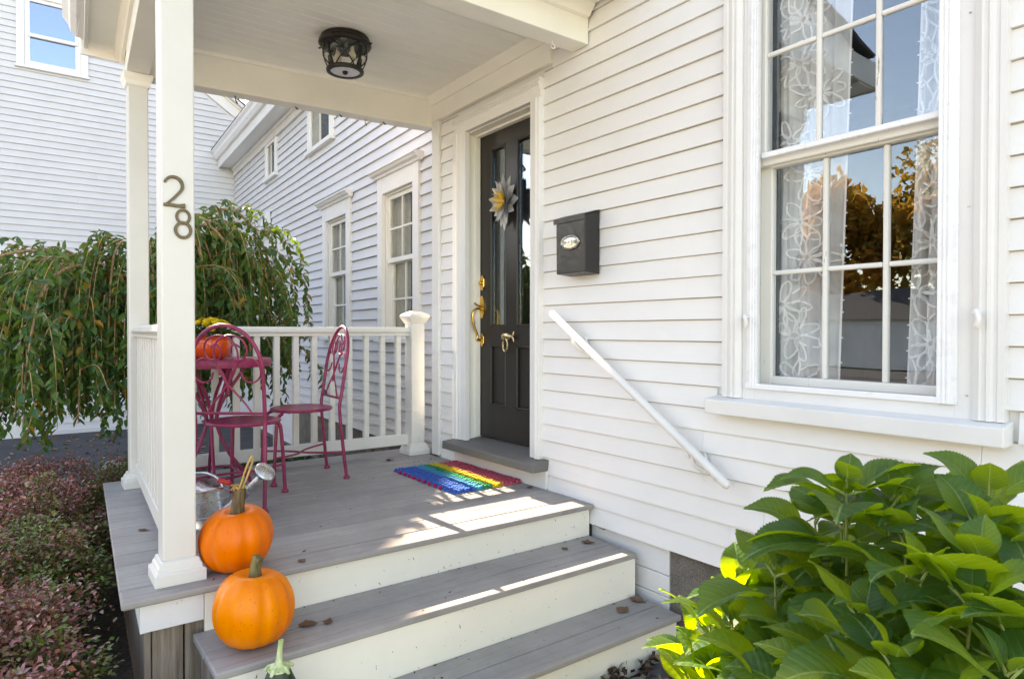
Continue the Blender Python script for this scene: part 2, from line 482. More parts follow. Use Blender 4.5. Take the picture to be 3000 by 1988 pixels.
M['darkstone'] = groundmat('dark_flat_stone', (0.03, 0.03, 0.032), (0.075, 0.075, 0.08), (0.14, 0.14, 0.15), 14, 4, 0.5, 0.6)

def pumpkinmat(name, c0, c1):
    mt, t, b = newmat(name)
    n1 = nd(t, 'ShaderNodeTexNoise', {'Vector': coords(t, (1, 1, 0.35)), 'Scale': 14.0, 'Detail': 6.0, 'Roughness': 0.6})
    n2 = nd(t, 'ShaderNodeTexNoise', {'Vector': coords(t), 'Scale': 90.0, 'Detail': 2.0})
    rc = ramp(t, n1.outputs[0], [(0.3, c0), (0.65, c1)])
    sp = ramp(t, n2.outputs[0], [(0.27, 0.72), (0.34, 1.0)])
    mu = nd(t, 'ShaderNodeMix', {0: 1.0, 6: rc.outputs[0], 7: sp.outputs[0]}, data_type='RGBA', blend_type='MULTIPLY')
    n3 = nd(t, 'ShaderNodeTexNoise', {'Vector': coords(t, (1, 1, 1)), 'Scale': 5.0, 'Detail': 8.0, 'Roughness': 0.75, 'Distortion': 1.2})
    bl = ramp(t, n3.outputs[0], [(0.62, 0.0), (0.70, 0.5)])
    mu3 = nd(t, 'ShaderNodeMix', {0: bl.outputs[0], 6: mu.outputs[2], 7: (0.55, 0.26, 0.05, 1)}, data_type='RGBA')
    t.links.new(mu3.outputs[2], b.inputs['Base Color'])
    b.inputs['Roughness'].default_value = 0.4
    b.inputs['Specular IOR Level'].default_value = 0.3
    bumpn(t, b, n1.outputs[0], 0.12, 0.006)
    return mt
M['pumpkin_a'] = pumpkinmat('deep_orange_pumpkin', (0.74, 0.125, 0.0), (0.86, 0.175, 0.0))
M['pumpkin_b'] = pumpkinmat('bright_orange_pumpkin', (0.82, 0.165, 0.0), (0.92, 0.25, 0.0))
def stemmat(name, c0, c1):
    mt, t, b = newmat(name)
    n1 = nd(t, 'ShaderNodeTexNoise', {'Vector': coords(t, (60, 60, 8)), 'Scale': 1.0, 'Detail': 4.0})
    rc = ramp(t, n1.outputs[0], [(0.3, c0), (0.65, c1)])
    t.links.new(rc.outputs[0], b.inputs['Base Color'])
    b.inputs['Roughness'].default_value = 0.75
    bumpn(t, b, n1.outputs[0], 0.5, 0.004)
    return mt
M['stem_brown'] = stemmat('dry_brown_stem', (0.05, 0.03, 0.012), (0.20, 0.13, 0.055))
M['stem_green'] = stemmat('green_brown_stem', (0.05, 0.05, 0.018), (0.24, 0.20, 0.075))
M['stem_lime'] = stemmat('lime_squash_stem', (0.22, 0.34, 0.06), (0.62, 0.66, 0.42))
M['straw'] = stemmat('straw_tendril', (0.38, 0.22, 0.05), (0.62, 0.40, 0.12))
M['squash'] = stemmat('dark_green_squash', (0.012, 0.02, 0.014), (0.075, 0.105, 0.07))
M['bark'] = stemmat('brown_bark', (0.07, 0.045, 0.028), (0.24, 0.16, 0.10))
M['twig'] = stemmat('pale_twig', (0.16, 0.10, 0.055), (0.42, 0.28, 0.15))
M['greenstem'] = stemmat('green_hydrangea_stem', (0.12, 0.17, 0.035), (0.32, 0.36, 0.10))
random.seed(7)
rng = random.Random(11)

# ================================================================== GROUND
def gz(x, y):
    """height of the ground"""
    d = min(1.0, max(0.0, (-x - 3.0) / 10.0))
    return -0.60 - 0.17 * d

def sheet(name, x0, x1, y0, y1, nx, ny, mat, dz=0.0, amp=0.0, kind='structure'):
    b = MB()
    for j in range(ny + 1):
        for i in range(nx + 1):
            x = x0 + (x1 - x0) * i / nx; y = y0 + (y1 - y0) * j / ny
            b.v.append((x, y, gz(x, y) + dz + (amp * noise.noise(Vector((x * 3, y * 3, 1))) if amp else 0)))
    for j in range(ny):
        for i in range(nx):
            a = j * (nx + 1) + i
            b.f.append((a, a + 1, a + nx + 2, a + nx + 1))
    o = b.build(name, mat)
    tag(o, kind=kind)
    return o

o = sheet('ground', -300, 300, -300, 300, 60, 60, M['lawn'], -0.2); o['label'] = 'autumn lawn spreading to the horizon'
o = sheet('driveway', -13.3, -6.9, -40, 2.5, 24, 60, M['asphalt'], 0.0); o['label'] = 'dark asphalt driveway between barn and porch strewn with leaves'
o = sheet('planting_bed', -7.0, 1.6, -4.3, 0.7, 60, 40, M['soil'], 0.012, 0.02); o['label'] = 'brown mulched bed round the porch and hydrangea'
o = sheet('bounce_walk', -1.75, 14, -2.15, -0.70, 60, 8, M['concrete'], 0.03); o['label'] = 'pale concrete walk added out of view to bounce sunlight onto the front steps'  # unseen walk, added to throw sunlight back onto the risers
o = sheet('bounce_gravel', -6.95, 16, -19, -4.25, 40, 30, M['gravel'], 0.0); o['label'] = 'pale gravel added out of view in front of the house to bounce sunlight'  # unseen pale ground, added so its sunlit part brightens the porch
o = sheet('road', -60, 60, -27.5, -20.5, 40, 4, M['asphalt'], 0.02); o['label'] = 'asphalt street across from the house'

# ================================================================== CLAPBOARD WALLS
class Wall:
    def __init__(s, fn): s.P = fn          # fn(s, out, z) -> scene point
MAIN = Wall(lambda s, o, z: (s, -o, z))
def wing_y(x): return 0.366 + 0.045 * (-5.65 - x)
WING = Wall(lambda s, o, z: (s, wing_y(s) - o, z))
BX = -13.1
BARN = Wall(lambda s, o, z: (BX + o, s, z))

def wbox(b, w, s0, s1, o0, o1, z0, z1):
    P = w.P
    return b.hexa([P(s0, o1, z0), P(s1, o1, z0), P(s1, o0, z0), P(s0, o0, z0),
                   P(s0, o1, z1), P(s1, o1, z1), P(s1, o0, z1), P(s0, o0, z1)])

def clap(w, parent, s0, s1, z, e, mat, t=0.014, top=None):
    zt = z + e + 0.004 if top is None else top
    j0 = rng.uniform(-0.0018, 0.0018); j1 = rng.uniform(-0.0018, 0.0018)
    to = rng.uniform(-0.001, 0.0015)
    P = w.P
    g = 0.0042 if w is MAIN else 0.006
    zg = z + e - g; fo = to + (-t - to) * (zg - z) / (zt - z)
    b = MB()
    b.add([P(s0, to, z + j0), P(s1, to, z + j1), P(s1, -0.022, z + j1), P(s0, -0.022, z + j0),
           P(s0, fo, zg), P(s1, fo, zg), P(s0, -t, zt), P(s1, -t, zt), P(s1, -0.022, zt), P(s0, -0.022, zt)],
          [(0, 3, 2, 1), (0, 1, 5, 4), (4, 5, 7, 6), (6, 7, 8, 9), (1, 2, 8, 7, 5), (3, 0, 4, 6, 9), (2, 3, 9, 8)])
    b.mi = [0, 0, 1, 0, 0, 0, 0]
    mat = [mat, M['lap_shade_grime']]
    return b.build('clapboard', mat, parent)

def clap_wall(w, parent, courses, s0, s1, holes, mat, joints=2.6, t=0.014, limit=None):
    for z, e in courses:
        zm = z + e * 0.5
        a0, a1 = (s0, s1) if limit is None else limit(z, s0, s1)
        if a1 - a0 < 0.05: continue
        iv = [(a0, a1)]
        for h in holes:
            if h[2] < zm < h[3]:
                nv = []
                for p, q in iv:
                    if h[1] <= p or h[0] >= q: nv.append((p, q)); continue
                    if h[0] > p: nv.append((p, h[0]))
                    if h[1] < q: nv.append((h[1], q))
                iv = nv
        for p, q in iv:
            if q - p < 0.012: continue
            cuts = [p]
            c = p + rng.uniform(0.6, 1.4) * joints
            while c < q - 0.4:
                cuts.append(c); c += rng.uniform(0.7, 1.4) * joints
            cuts.append(q)
            for k in range(len(cuts) - 1):
                clap(w, parent, cuts[k] + (0.0008 if k else 0), cuts[k + 1] - 0.0004, z, e, mat, t)

# ------------------------------------------------------------------ main house
house = thing('main_house', (-1.2, 0.0, -0.6), 'white clapboard main house with charcoal front door and tall many-paned window', 'house')
CM = [(-0.113 + 0.0996 * k, 0.0996) for k in range(11)] + [(0.983 + 0.098 * k, 0.098) for k in range(26)]
WX0, WX1, WZ0, WZ1 = -1.749, -0.726, 0.646, 2.66     # outer edge of the big window's casing
DX0, DX1, DZ1 = -3.985, -3.014, 2.42                  # outer edge of the door casing
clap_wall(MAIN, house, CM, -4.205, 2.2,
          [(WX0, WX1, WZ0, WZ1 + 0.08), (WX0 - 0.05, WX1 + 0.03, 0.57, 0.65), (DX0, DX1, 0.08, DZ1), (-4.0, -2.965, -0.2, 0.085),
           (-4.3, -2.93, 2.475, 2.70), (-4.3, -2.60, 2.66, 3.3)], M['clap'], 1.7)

# sheathing behind the boards (leaves the two openings free)
WY0, WY1 = -1.64, -0.87          # window opening
b = MB()
for x0, x1, z0, z1 in [(-4.28, -3.90, -0.10, 5.6), (-3.90, -3.06, -0.10, 0.10), (-3.90, -3.06, 2.36, 5.6), (-3.06, WY0, -0.10, 5.6), (WY0, WY1, -0.10, 0.66), (WY0, WY1, 2.58, 5.6), (WY1, 6.0, -0.10, 5.6)]:
    b.box(x0, x1, 0.022, 0.06, z0, z1)
b.box(-4.28, 6.0, 7.0, 7.1, -0.1, 5.6); b.box(5.95, 6.0, 0.06, 7.0, -0.1, 5.6); b.box(-4.28, -4.22, 0.06, 7.0, -0.1, 5.6)
b.build('wall_core', M['trim'], house)
b = MB()
P = lambda u, v, w: (w, u, v)
b.prism([(-0.45, 5.45), (3.5, 8.4), (7.5, 5.45), (7.5, 5.6), (3.5, 8.6), (-0.45, 5.6)], P, -4.6, 6.4)
b.build('roof', M['roof'], house)
b = MB(); b.prism([(0.0, 5.6), (7.0, 5.6), (3.5, 8.38)], P, -4.25, 5.97); b.build('gable_wall', M['trim'], house)

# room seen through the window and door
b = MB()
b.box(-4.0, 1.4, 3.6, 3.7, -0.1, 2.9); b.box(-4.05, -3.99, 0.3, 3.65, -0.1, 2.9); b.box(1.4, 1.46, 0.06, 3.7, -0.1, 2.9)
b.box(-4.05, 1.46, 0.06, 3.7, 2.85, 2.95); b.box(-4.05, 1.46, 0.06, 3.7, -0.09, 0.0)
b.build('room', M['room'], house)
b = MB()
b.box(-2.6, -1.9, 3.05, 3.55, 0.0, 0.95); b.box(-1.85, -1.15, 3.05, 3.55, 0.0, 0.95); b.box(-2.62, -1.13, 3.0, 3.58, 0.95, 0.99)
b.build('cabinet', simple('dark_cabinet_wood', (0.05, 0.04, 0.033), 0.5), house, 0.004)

# corner board, frieze and mouldings under the porch ceiling
MB().box(-4.308, -4.208, -0.016, 0.03, 0.012, 2.475).build('corner_board', M['trim'], house, 0.003)
MB().box(-4.308, -2.925, -0.020, 0.02, 2.475, 2.60).build('frieze_board', M['beam'], house, 0.003)
b = MB(); Q = lambda u, v, w: (w, -u, v)
b.prism([(0.0, 2.595), (0.028, 2.60), (0.04, 2.625), (0.062, 2.662), (0.0, 2.662)], Q, -4.308, -2.752)
b.build('crown_moulding', M['beam'], house)
b = MB(); b.box(-4.0, -2.968, -0.010, 0.02, 0.0, 0.107); b.build('plinth_board', M['trim'], house, 0.002)

# foundation
for i, z in enumerate((-0.255, -0.36, -0.48)):
    MB().box(-2.63, -2.088, 0.036, 0.06, z + 0.002, (-0.118, -0.257, -0.362)[i]).build('foundation_board', M['oldwhite'], house, 0.003)
for x0, x1 in ((-2.08, -0.72), (-0.71, 0.85), (0.86, 2.3)):
    b = MB(); b.box(x0, x1, 0.034, 0.30, -0.75, -0.122); ob = b.build('granite_block', M['granite'], house, 0.012, 2)
MB().box(-4.28, -2.56, 0.045, 0.3, -0.75, -0.118).build('foundation_wall', M['granite'], house)
MB().box(2.3, 6.0, 0.034, 0.3, -0.75, -0.105).build('foundation_wall', M['granite'], house)

# ---------------- big window
win = MB()
for s, (x0, x1) in ((1, (WX0, WX0 + 0.088)), (-1, (WX1 - 0.088, WX1))):
    xo = x0 if s > 0 else x1
    prof = [(0, -0.02), (0, 0.026), (0.018, 0.026), (0.022, 0.020), (0.030, 0.022), (0.036, 0.028), (0.046, 0.030), (0.052, 0.022), (0.060, 0.024), (0.066, 0.030), (0.074, 0.026), (0.088, 0.018), (0.088, -0.02)]
    win.prism([(xo + s * u, v) for u, v in prof], lambda u, v, w: (u, -v, w), WZ0, WZ1 - 0.002)
window = win.build('window', M['trim'], house)
def wpart(name, mat, boxes, bevel=0.002, parent=None, seg=1):
    b = MB()
    for q in boxes: b.box(*q)
    return b.build(name, mat, parent or window, bevel, seg)
wpart('head_casing', M['trim'], [(WX0 - 0.02, WX1 + 0.02, -0.03, 0.02, WZ1, WZ1 + 0.14)], 0.004)
b = MB(); b.hexa([(-1.803, -0.075, 0.574), (-0.712, -0.075, 0.574), (-0.712, 0.03, 0.574), (-1.803, 0.03, 0.574),
                  (-1.803, -0.075, 0.634), (-0.712, -0.075, 0.634), (-0.712, 0.03, 0.652), (-1.803, 0.03, 0.652)])
b.build('sill', M['trim'], window, 0.004, 2)
# blind stop and storm frame
zs0, zs1 = 0.645, 2.64
wpart('blind_stop', M['trim'], [(WX0 + 0.088, -1.602, -0.006, 0.03, zs0, zs1), (-0.868, WX1 - 0.088, -0.006, 0.03, zs0, zs1), (-1.602, -0.868, -0.006, 0.03, zs0, 0.698), (-1.602, -0.868, -0.006, 0.03, 2.56, zs1)], 0.0015)
b = MB()
fl = [(-0.026, 0.0), (-0.026, 0.016), (-0.018, 0.016), (-0.015, 0.012), (-0.011, 0.017), (-0.006, 0.017), (-0.003, 0.012), (0.002, 0.017), (0.008, 0.017), (0.011, 0.008), (0.026, 0.008), (0.026, 0.0)]
b.prism([(-1.612 - u, v + 0.005) for u, v in fl], lambda u, v, w: (u, -v, w), 0.698, 2.57)
b.prism([(-0.888 + u * 1.1, v + 0.005) for u, v in fl], lambda u, v, w: (u, -v, w), 0.69, 2.57)
b.box(-1.64, -0.866, -0.019, -0.004, 0.690, 0.712); b.box(-1.64, -0.866, -0.019, -0.004, 2.55, 2.57)
b.build('storm_frame', M['alum'], window, 0.001)
wpart('storm_rail', M['alum'], [(-1.588, -0.915, 0.008, 0.024, 1.645, 1.668)], 0.003)
# sashes: jambs, upper sash (outer), lower sash (inner)
wpart('jamb', M['rawwhite'], [(-1.660, -1.632, 0.03, 0.16, 0.70, 2.56), (-0.90, -0.868, 0.03, 0.16, 0.70, 2.56)], 0.001)
up0, up1, y0, y1 = -1.632, -0.90, 0.040, 0.072
wpart('upper_sash', M['rawwhite'], [(up0, -1.588, y0, y1, 1.62, 2.56), (-0.930, up1, y0, y1, 1.62, 2.56), (-1.588, -0.93, y0, y1, 2.515, 2.56), (-1.588, -0.93, y0, y1, 1.620, 1.655)], 0.003)
for xm in (-1.364, -1.140):
    wpart('muntin', M['rawwhite'], [(xm - 0.010, xm + 0.010, y0 + 0.004, y1 - 0.004, 1.655, 2.515)], 0.006, seg=2)
for a0, a1 in ((-1.588, -1.374), (-1.354, -1.150), (-1.130, -0.93)):
    wpart('muntin', M['rawwhite'], [(a0, a1, y0 + 0.005, y1 - 0.005, 2.070, 2.089)], 0.006, seg=2)
    for z0, z1 in ((1.655, 2.070), (2.089, 2.515)):
        wpart('pane', M['glass'], [(a0, a1, 0.056, 0.058, z0, z1)], 0)
y0, y1 = 0.075, 0.110
wpart('lower_sash', M['rawwhite'], [(up0, -1.578, y0, y1, 0.70, 1.655), (-0.942, up1, y0, y1, 0.70, 1.655), (-1.578, -0.942, y0 - 0.012, y1, 1.612, 1.652), (-1.578, -0.942, y0, y1, 0.704, 0.740)], 0.003)
for xm in (-1.353, -1.125):
    wpart('muntin', M['rawwhite'], [(xm - 0.010, xm + 0.010, y0 + 0.004, y1 - 0.004, 0.74, 1.612)], 0.006, seg=2)
for a0, a1 in ((-1.578, -1.363), (-1.343, -1.135), (-1.115, -0.942)):
    wpart('muntin', M['rawwhite'], [(a0, a1, y0 + 0.005, y1 - 0.005, 1.165, 1.184)], 0.006, seg=2)
    for z0, z1 in ((0.74, 1.165), (1.184, 1.612)):
        wpart('pane', M['glass'], [(a0, a1, 0.092, 0.094, z0, z1)], 0)
# shutter dogs and screws on the casing
for x, z in ((-1.628, 0.985), (-0.800, 0.985), (-1.635, 2.43)):
    b = MB(); b.tube(smooth_path([(x, -0.02, z), (x + 0.004, -0.045, z + 0.006), (x + 0.012, -0.05, z - 0.02), (x + 0.002, -0.045, z - 0.045)], 4), [0.009] * 12 + [0.006], 8)
    b.lathe([(0.0, -0.002), (0.016, 0.0), (0.012, 0.01), (0.0, 0.012)], (x, -0.03, z), 10)
    b.build('shutter_dog', M['trim'], window, smooth=True)
for x, z in ((-1.615, 0.80), (-1.615, 1.38), (-1.615, 1.95), (-0.832, 0.72), (-0.832, 1.33), (-0.832, 1.95)):
    MB().lathe([(0.004, 0.0), (0.004, 0.003), (0.0, 0.004)], (x, -0.008, z), 8).build('screw', M['pewter'], window)

# ---------------- front door
dr = MB(); dy = 0.128
dx0, dx1, dz0, dz1 = -3.872, -3.115, 0.192, 2.292
st = [(-3.872, -3.747), (-3.562, -3.447), (-3.262, -3.115)]
for a, c in st: dr.box(a, c, dy, dy + 0.045, dz0, dz1)
for a, c in ((-3.747, -3.562), (-3.447, -3.262)):
    dr.box(a, c, dy, dy + 0.045, dz0, 0.415); dr.box(a, c, dy, dy + 0.045, 0.835, 0.958); dr.box(a, c, dy, dy + 0.045, 2.185, dz1)
door = dr.build('door', M['door'], house)
for a, c in ((-3.747, -3.562), (-3.447, -3.262)):
    b = MB(); b.box(a, c, dy + 0.018, dy + 0.04, 0.415, 0.835)
    b.build('panel', M['door'], door)
    b = MB()
    for z0, z1, s in ((0.415, 0.835, 1), (0.958, 2.185, 1)):
        t = 0.016
        for q in ((a, a + t, z0, z1), (c - t, c, z0, z1), (a, c, z0, z0 + t), (a, c, z1 - t, z1)):
            b.box(q[0], q[1], dy - 0.004, dy + 0.02, q[2], q[3])
    b.build('moulding', M['door'], door, 0.005)
    MB().box(a + 0.012, c - 0.012, dy + 0.020, dy + 0.026, 0.97, 2.173).build('pane', M['doorglass'], door, 0.0)
# handle set
def brass_plate(z0, z1, name, k=1.0):
    b = MB(); xc = -3.838
    w = 0.026 * k; h = (z1 - z0)
    poly = [(-w * 0.45, z0), (w * 0.45, z0), (w, z0 + h * 0.22), (w, z1 - h * 0.22), (w * 0.45, z1), (-w * 0.45, z1), (-w, z1 - h * 0.22), (-w, z0 + h * 0.22)]
    b.prism([(xc + u, v) for u, v in poly], lambda u, v, w_: (u, dy - w_, v), 0.0, 0.010)
    return b
b = brass_plate(1.215, 1.318, 'deadbolt'); b.tube([(-3.838, dy - 0.008, 1.266), (-3.838, dy - 0.03, 1.266)], 0.014, 12); b.build('deadbolt', M['brass'], door, 0.003)
b = brass_plate(1.02, 1.175, 'x'); b.tube(smooth_path([(-3.838, dy - 0.01, 1.085), (-3.838, dy - 0.055, 1.085), (-3.838, dy - 0.082, 1.05), (-3.838, dy - 0.075, 0.97), (-3.838, dy - 0.045, 0.90), (-3.838, dy - 0.05, 0.872), (-3.838, dy - 0.03, 0.868), (-3.838, dy - 0.004, 0.868)], 5), 0.0085, 10)
b.tube(smooth_path([(-3.838, dy - 0.01, 1.10), (-3.838, dy - 0.05, 1.112), (-3.838, dy - 0.07, 1.125)], 4), [0.006] * 8 + [0.009], 8)
b.build('handle', M['brass'], door, smooth=True)
brass_plate(0.822, 0.912, 'lower', 0.85).build('lower_plate', M['brass'], door, 0.003)
# whale-shaped knocker
b = MB(); kx, kz = -3.515, 0.893
prof = [(0.0, -0.055), (0.018, -0.053), (0.026, -0.035), (0.026, -0.005), (0.019, 0.025), (0.009, 0.045), (0.006, 0.055)]
n0 = len(b.v); b.lathe(prof, (0, 0, 0), 14)
b.v = [(kx + p[2], dy - 0.022 + p[0] * 0.7, kz + p[1]) for p in b.v]
for s in (1, -1):
    b.tube(smooth_path([(kx + 0.05, dy - 0.022, kz), (kx + 0.062, dy - 0.022, kz + s * 0.012), (kx + 0.072, dy - 0.022, kz + s * 0.034)], 4), [0.006, 0.007, 0.008, 0.009, 0.009, 0.008, 0.006, 0.004, 0.002], 8, flat=0.5)
b.box(kx - 0.03, kx + 0.03, dy - 0.02, dy, kz - 0.012, kz + 0.012)
b.tube([(kx - 0.012 + 0.026 * math.sin(R(a)), dy - 0.03 , kz - 0.055 + 0.042 * math.cos(R(a))) for a in range(0, 360, 20)], 0.0065, 8, closed=True)
b.build('whale_knocker', M['oldbrass'], door, smooth=True)
# casing, jambs and threshold
b = MB()
prof = [(0, -0.02), (0, 0.030), (0.012, 0.032), (0.020, 0.026), (0.030, 0.034), (0.040, 0.036), (0.048, 0.024), (0.060, 0.026), (0.075, 0.020), (0.118, 0.018), (0.118, -0.02)]
b.prism([(DX0 + u * 1.22, v) for u, v in prof], lambda u, v, w: (u, -v, w), 0.172, DZ1 - 0.118)
b.prism([(DX1 - u * 0.84, v) for u, v in prof], lambda u, v, w: (u, -v, w), 0.172, DZ1 - 0.118)
b.prism([(DZ1 - u, v) for u, v in prof], lambda u, v, w: (w, -v, u), DX0, DX1)
frame = b.build('door_frame', M['trim'], house, 0.0008)
b = MB()
b.box(-3.90, -3.876, 0.02, 0.20, 0.17, 2.33); b.box(-3.111, -3.09, 0.02, 0.20, 0.17, 2.33); b.box(-3.876, -3.111, 0.02, 0.20, 2.297, 2.33)
b.box(-3.876, -3.862, 0.085, 0.125, 0.19, 2.297); b.box(-3.125, -3.111, 0.085, 0.125, 0.19, 2.297); b.box(-3.862, -3.125, 0.085, 0.125, 2.283, 2.297)
b.build('jamb', M['beam'], frame, 0.002)
b = MB(); b.tube([(-3.118, 0.06, 1.29), (-3.118, 0.06, 1.37)], 0.008, 8); b.box(-3.119, -3.113, 0.02, 0.07, 1.28, 1.38); b.build('strike_plate', M['pewter'], frame)
b = MB()
b.hexa([(-3.99, -0.115, 0.108), (-2.965, -0.115, 0.108), (-2.965, 0.2, 0.11), (-3.99, 0.2, 0.11), (-3.99, -0.115, 0.160), (-2.965, -0.115, 0.160), (-2.965, 0.2, 0.190), (-3.99, 0.2, 0.190)])
b.build('threshold', M['sill_grey'], house, 0.006, 2)

# ------------------------------------------------------------------ rear wing
wing = thing('rear_wing', (-8.6, 0.6, -0.7), 'lower white clapboard house wing behind the porch with narrow pedimented windows', 'house wing')
EW = 0.1072
CW = []
z = -0.128
while z < 4.0:
    CW.append((z, EW)); z += EW
CWl = [(-0.128 - EW * k, EW) for k in range(1, 6)]
wins = [(-6.09, -5.156, 0.86, 2.44), (-7.82, -6.88, 0.86, 2.41), (-10.74, -9.80, 0.86, 2.37)]
sm = [(-10.66, -9.98, 3.30, 3.83), (-8.43, -7.45, 3.225, 3.83)]
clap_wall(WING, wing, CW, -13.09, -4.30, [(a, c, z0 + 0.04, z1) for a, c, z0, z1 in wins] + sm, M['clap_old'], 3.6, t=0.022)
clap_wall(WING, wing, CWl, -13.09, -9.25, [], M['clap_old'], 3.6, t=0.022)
b = MB(); wbox(b, WING, -9.25, -9.15, 0.004, -0.02, -0.68, -0.13); b.build('corner_board', M['trim'], wing, 0.003)
for x0, x1 in ((-9.14, -8.05), (-8.03, -7.46), (-7.44, -6.3), (-6.28, -5.2), (-5.19, -4.2)):
    b = MB(); wbox(b, WING, x0, x1, -0.02, -0.3, -0.95, -0.14); b.build('granite_block', M['granite'], wing, 0.015, 2)
b = MB(); wbox(b, WING, -13.09, -9.15, -0.02, -0.3, -1.0, -0.665); b.build('foundation_wall', M['granite'], wing)
b = MB()
holes = wins[:]
wbox(b, WING, -13.09, -4.2, -0.024, -0.05, -0.14, 0.90)
wbox(b, WING, -13.09, -10.74, -0.024, -0.05, 0.90, 4.0); wbox(b, WING, -9.80, -7.82, -0.024, -0.05, 0.90, 4.0); wbox(b, WING, -6.88, -6.09, -0.024, -0.05, 0.90, 4.0); wbox(b, WING, -5.156, -4.2, -0.024, -0.05, 0.90, 4.0)
for a, c, z0, z1 in wins: wbox(b, WING, a, c, -0.024, -0.05, z1, 4.0)
b.build('wall_core', M['trim'], wing)
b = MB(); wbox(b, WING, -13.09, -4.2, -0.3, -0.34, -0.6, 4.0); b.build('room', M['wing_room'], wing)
# eaves: frieze, soffit, fascia, gutter, roof
b = MB(); wbox(b, WING, -13.09, -4.3, 0.02, -0.02, 3.84, 3.98); b.build('frieze_board', M['trim'], wing, 0.004)
b = MB(); wbox(b, WING, -13.09, -4.3, 0.05, 0.0, 3.93, 3.985); b.build('moulding', M['trim'], wing, 0.015)
b = MB(); wbox(b, WING, -13.09, -4.3, 0.26, -0.1, 3.985, 4.005); b.build('soffit', M['trim'], wing)
b = MB(); wbox(b, WING, -13.09, -4.3, 0.28, 0.255, 3.95, 4.12); b.build('fascia', M['trim'], wing, 0.004)
b = MB()
gp = [(0.28, 4.10), (0.32, 4.10), (0.36, 4.15), (0.365, 4.20), (0.40, 4.235), (0.40, 4.25), (0.28, 4.25)]
P0 = [WING.P(-13.09, u, v) for u, v in gp]; P1 = [WING.P(-4.3, u, v) for u, v in gp]
n = len(gp); b.add(P0 + P1, [tuple(range(n)), tuple(range(2 * n - 1, n - 1, -1))] + [(i, n + i, n + (i + 1) % n, (i + 1) % n) for i in range(n)])
b.build('gutter', M['gutter'], wing)
b = MB()
b.hexa([WING.P(-13.09, 0.40, 4.25), WING.P(-4.3, 0.40, 4.25), WING.P(-4.3, -3.6, 6.9), WING.P(-13.09, -3.6, 6.9), WING.P(-13.09, 0.40, 4.275), WING.P(-4.3, 0.40, 4.275), WING.P(-4.3, -3.6, 7.0), WING.P(-13.09, -3.6, 7.0)])
b.hexa([WING.P(-13.09, -7.6, 4.25), WING.P(-4.3, -7.6, 4.25), WING.P(-4.3, -3.6, 6.9), WING.P(-13.09, -3.6, 6.9), WING.P(-13.09, -7.6, 4.275), WING.P(-4.3, -7.6, 4.275), WING.P(-4.3, -3.6, 7.0), WING.P(-13.09, -3.6, 7.0)])
b.build('roof', M['roof'], wing)

def wing_window(a, c, z0, z1):
    """a double-hung window with a moulded cap; outer casing a..c"""
    b = MB(); cw = 0.12; zt = z1 - 0.17
    wbox(b, WING, a, a + cw, 0.018, -0.02, z0, z1); wbox(b, WING, c - cw, c, 0.018, -0.02, z0, z1)
    wbox(b, WING, a + cw, c - cw, 0.016, -0.02, zt, z1)
    wbox(b, WING, a - 0.03, c + 0.03, 0.05, -0.02, z0 - 0.04, z0)
    w = b.build('window', M['trim'], wing, 0.003)
    b = MB()
    hp = [(0.0, z1 - 0.012), (0.035, z1 - 0.01), (0.045, z1 + 0.01), (0.07, z1 + 0.02), (0.085, z1 + 0.04), (0.10, z1 + 0.045), (0.10, z1 + 0.06), (-0.01, z1 + 0.07)]
    P0 = [WING.P(a - 0.06, u, v) for u, v in hp]; P1 = [WING.P(c + 0.06, u, v) for u, v in hp]; n = len(hp)
    b.add(P0 + P1, [tuple(range(n)), tuple(range(2 * n - 1, n - 1, -1))] + [(i, n + i, n + (i + 1) % n, (i + 1) % n) for i in range(n)])
    b.build('cap_moulding', M['trim'], w)
    oa, oc = a + cw, c - cw
    b = MB(); wbox(b, WING, oa, oa + 0.03, -0.02, -0.15, z0, zt); wbox(b, WING, oc - 0.03, oc, -0.02, -0.15, z0, zt); wbox(b, WING, oa + 0.03, oc - 0.03, -0.02, -0.15, zt - 0.02, zt)
    b.build('jamb', M['rawwhite'], w)
    zm = (z0 + zt) / 2 + 0.03
    for nm, y, za, zb in (('upper_sash', -0.04, zm, zt - 0.02), ('lower_sash', -0.075, z0, zm + 0.03)):
        b = MB(); x0, x1 = oa + 0.03, oc - 0.03
        wbox(b, WING, x0, x0 + 0.04, y, y - 0.03, za, zb); wbox(b, WING, x1 - 0.04, x1, y, y - 0.03, za, zb)
        wbox(b, WING, x0 + 0.04, x1 - 0.04, y, y - 0.03, za, za + 0.045); wbox(b, WING, x0 + 0.04, x1 - 0.04, y, y - 0.03, zb - 0.04, zb)
        b.build(nm, M['rawwhite'], w, 0.002)
        xm = (x0 + x1) / 2; zc = (za + zb) / 2
        b = MB(); wbox(b, WING, xm - 0.009, xm + 0.009, y - 0.004, y - 0.026, za + 0.045, zb - 0.04); b.build('muntin', M['rawwhite'], w)
        for p, q in ((x0 + 0.04, xm - 0.009), (xm + 0.009, x1 - 0.04)):
            b = MB(); wbox(b, WING, p, q, y - 0.005, y - 0.025, zc - 0.009, zc + 0.009); b.build('muntin', M['rawwhite'], w)
            for za2, zb2 in ((za + 0.045, zc - 0.009), (zc + 0.009, zb - 0.04)):
                b = MB(); wbox(b, WING, p, q, y - 0.014, y - 0.017, za2, zb2); b.build('pane', M['wingglass'], w)
    return w
for q in wins: wing_window(*q)
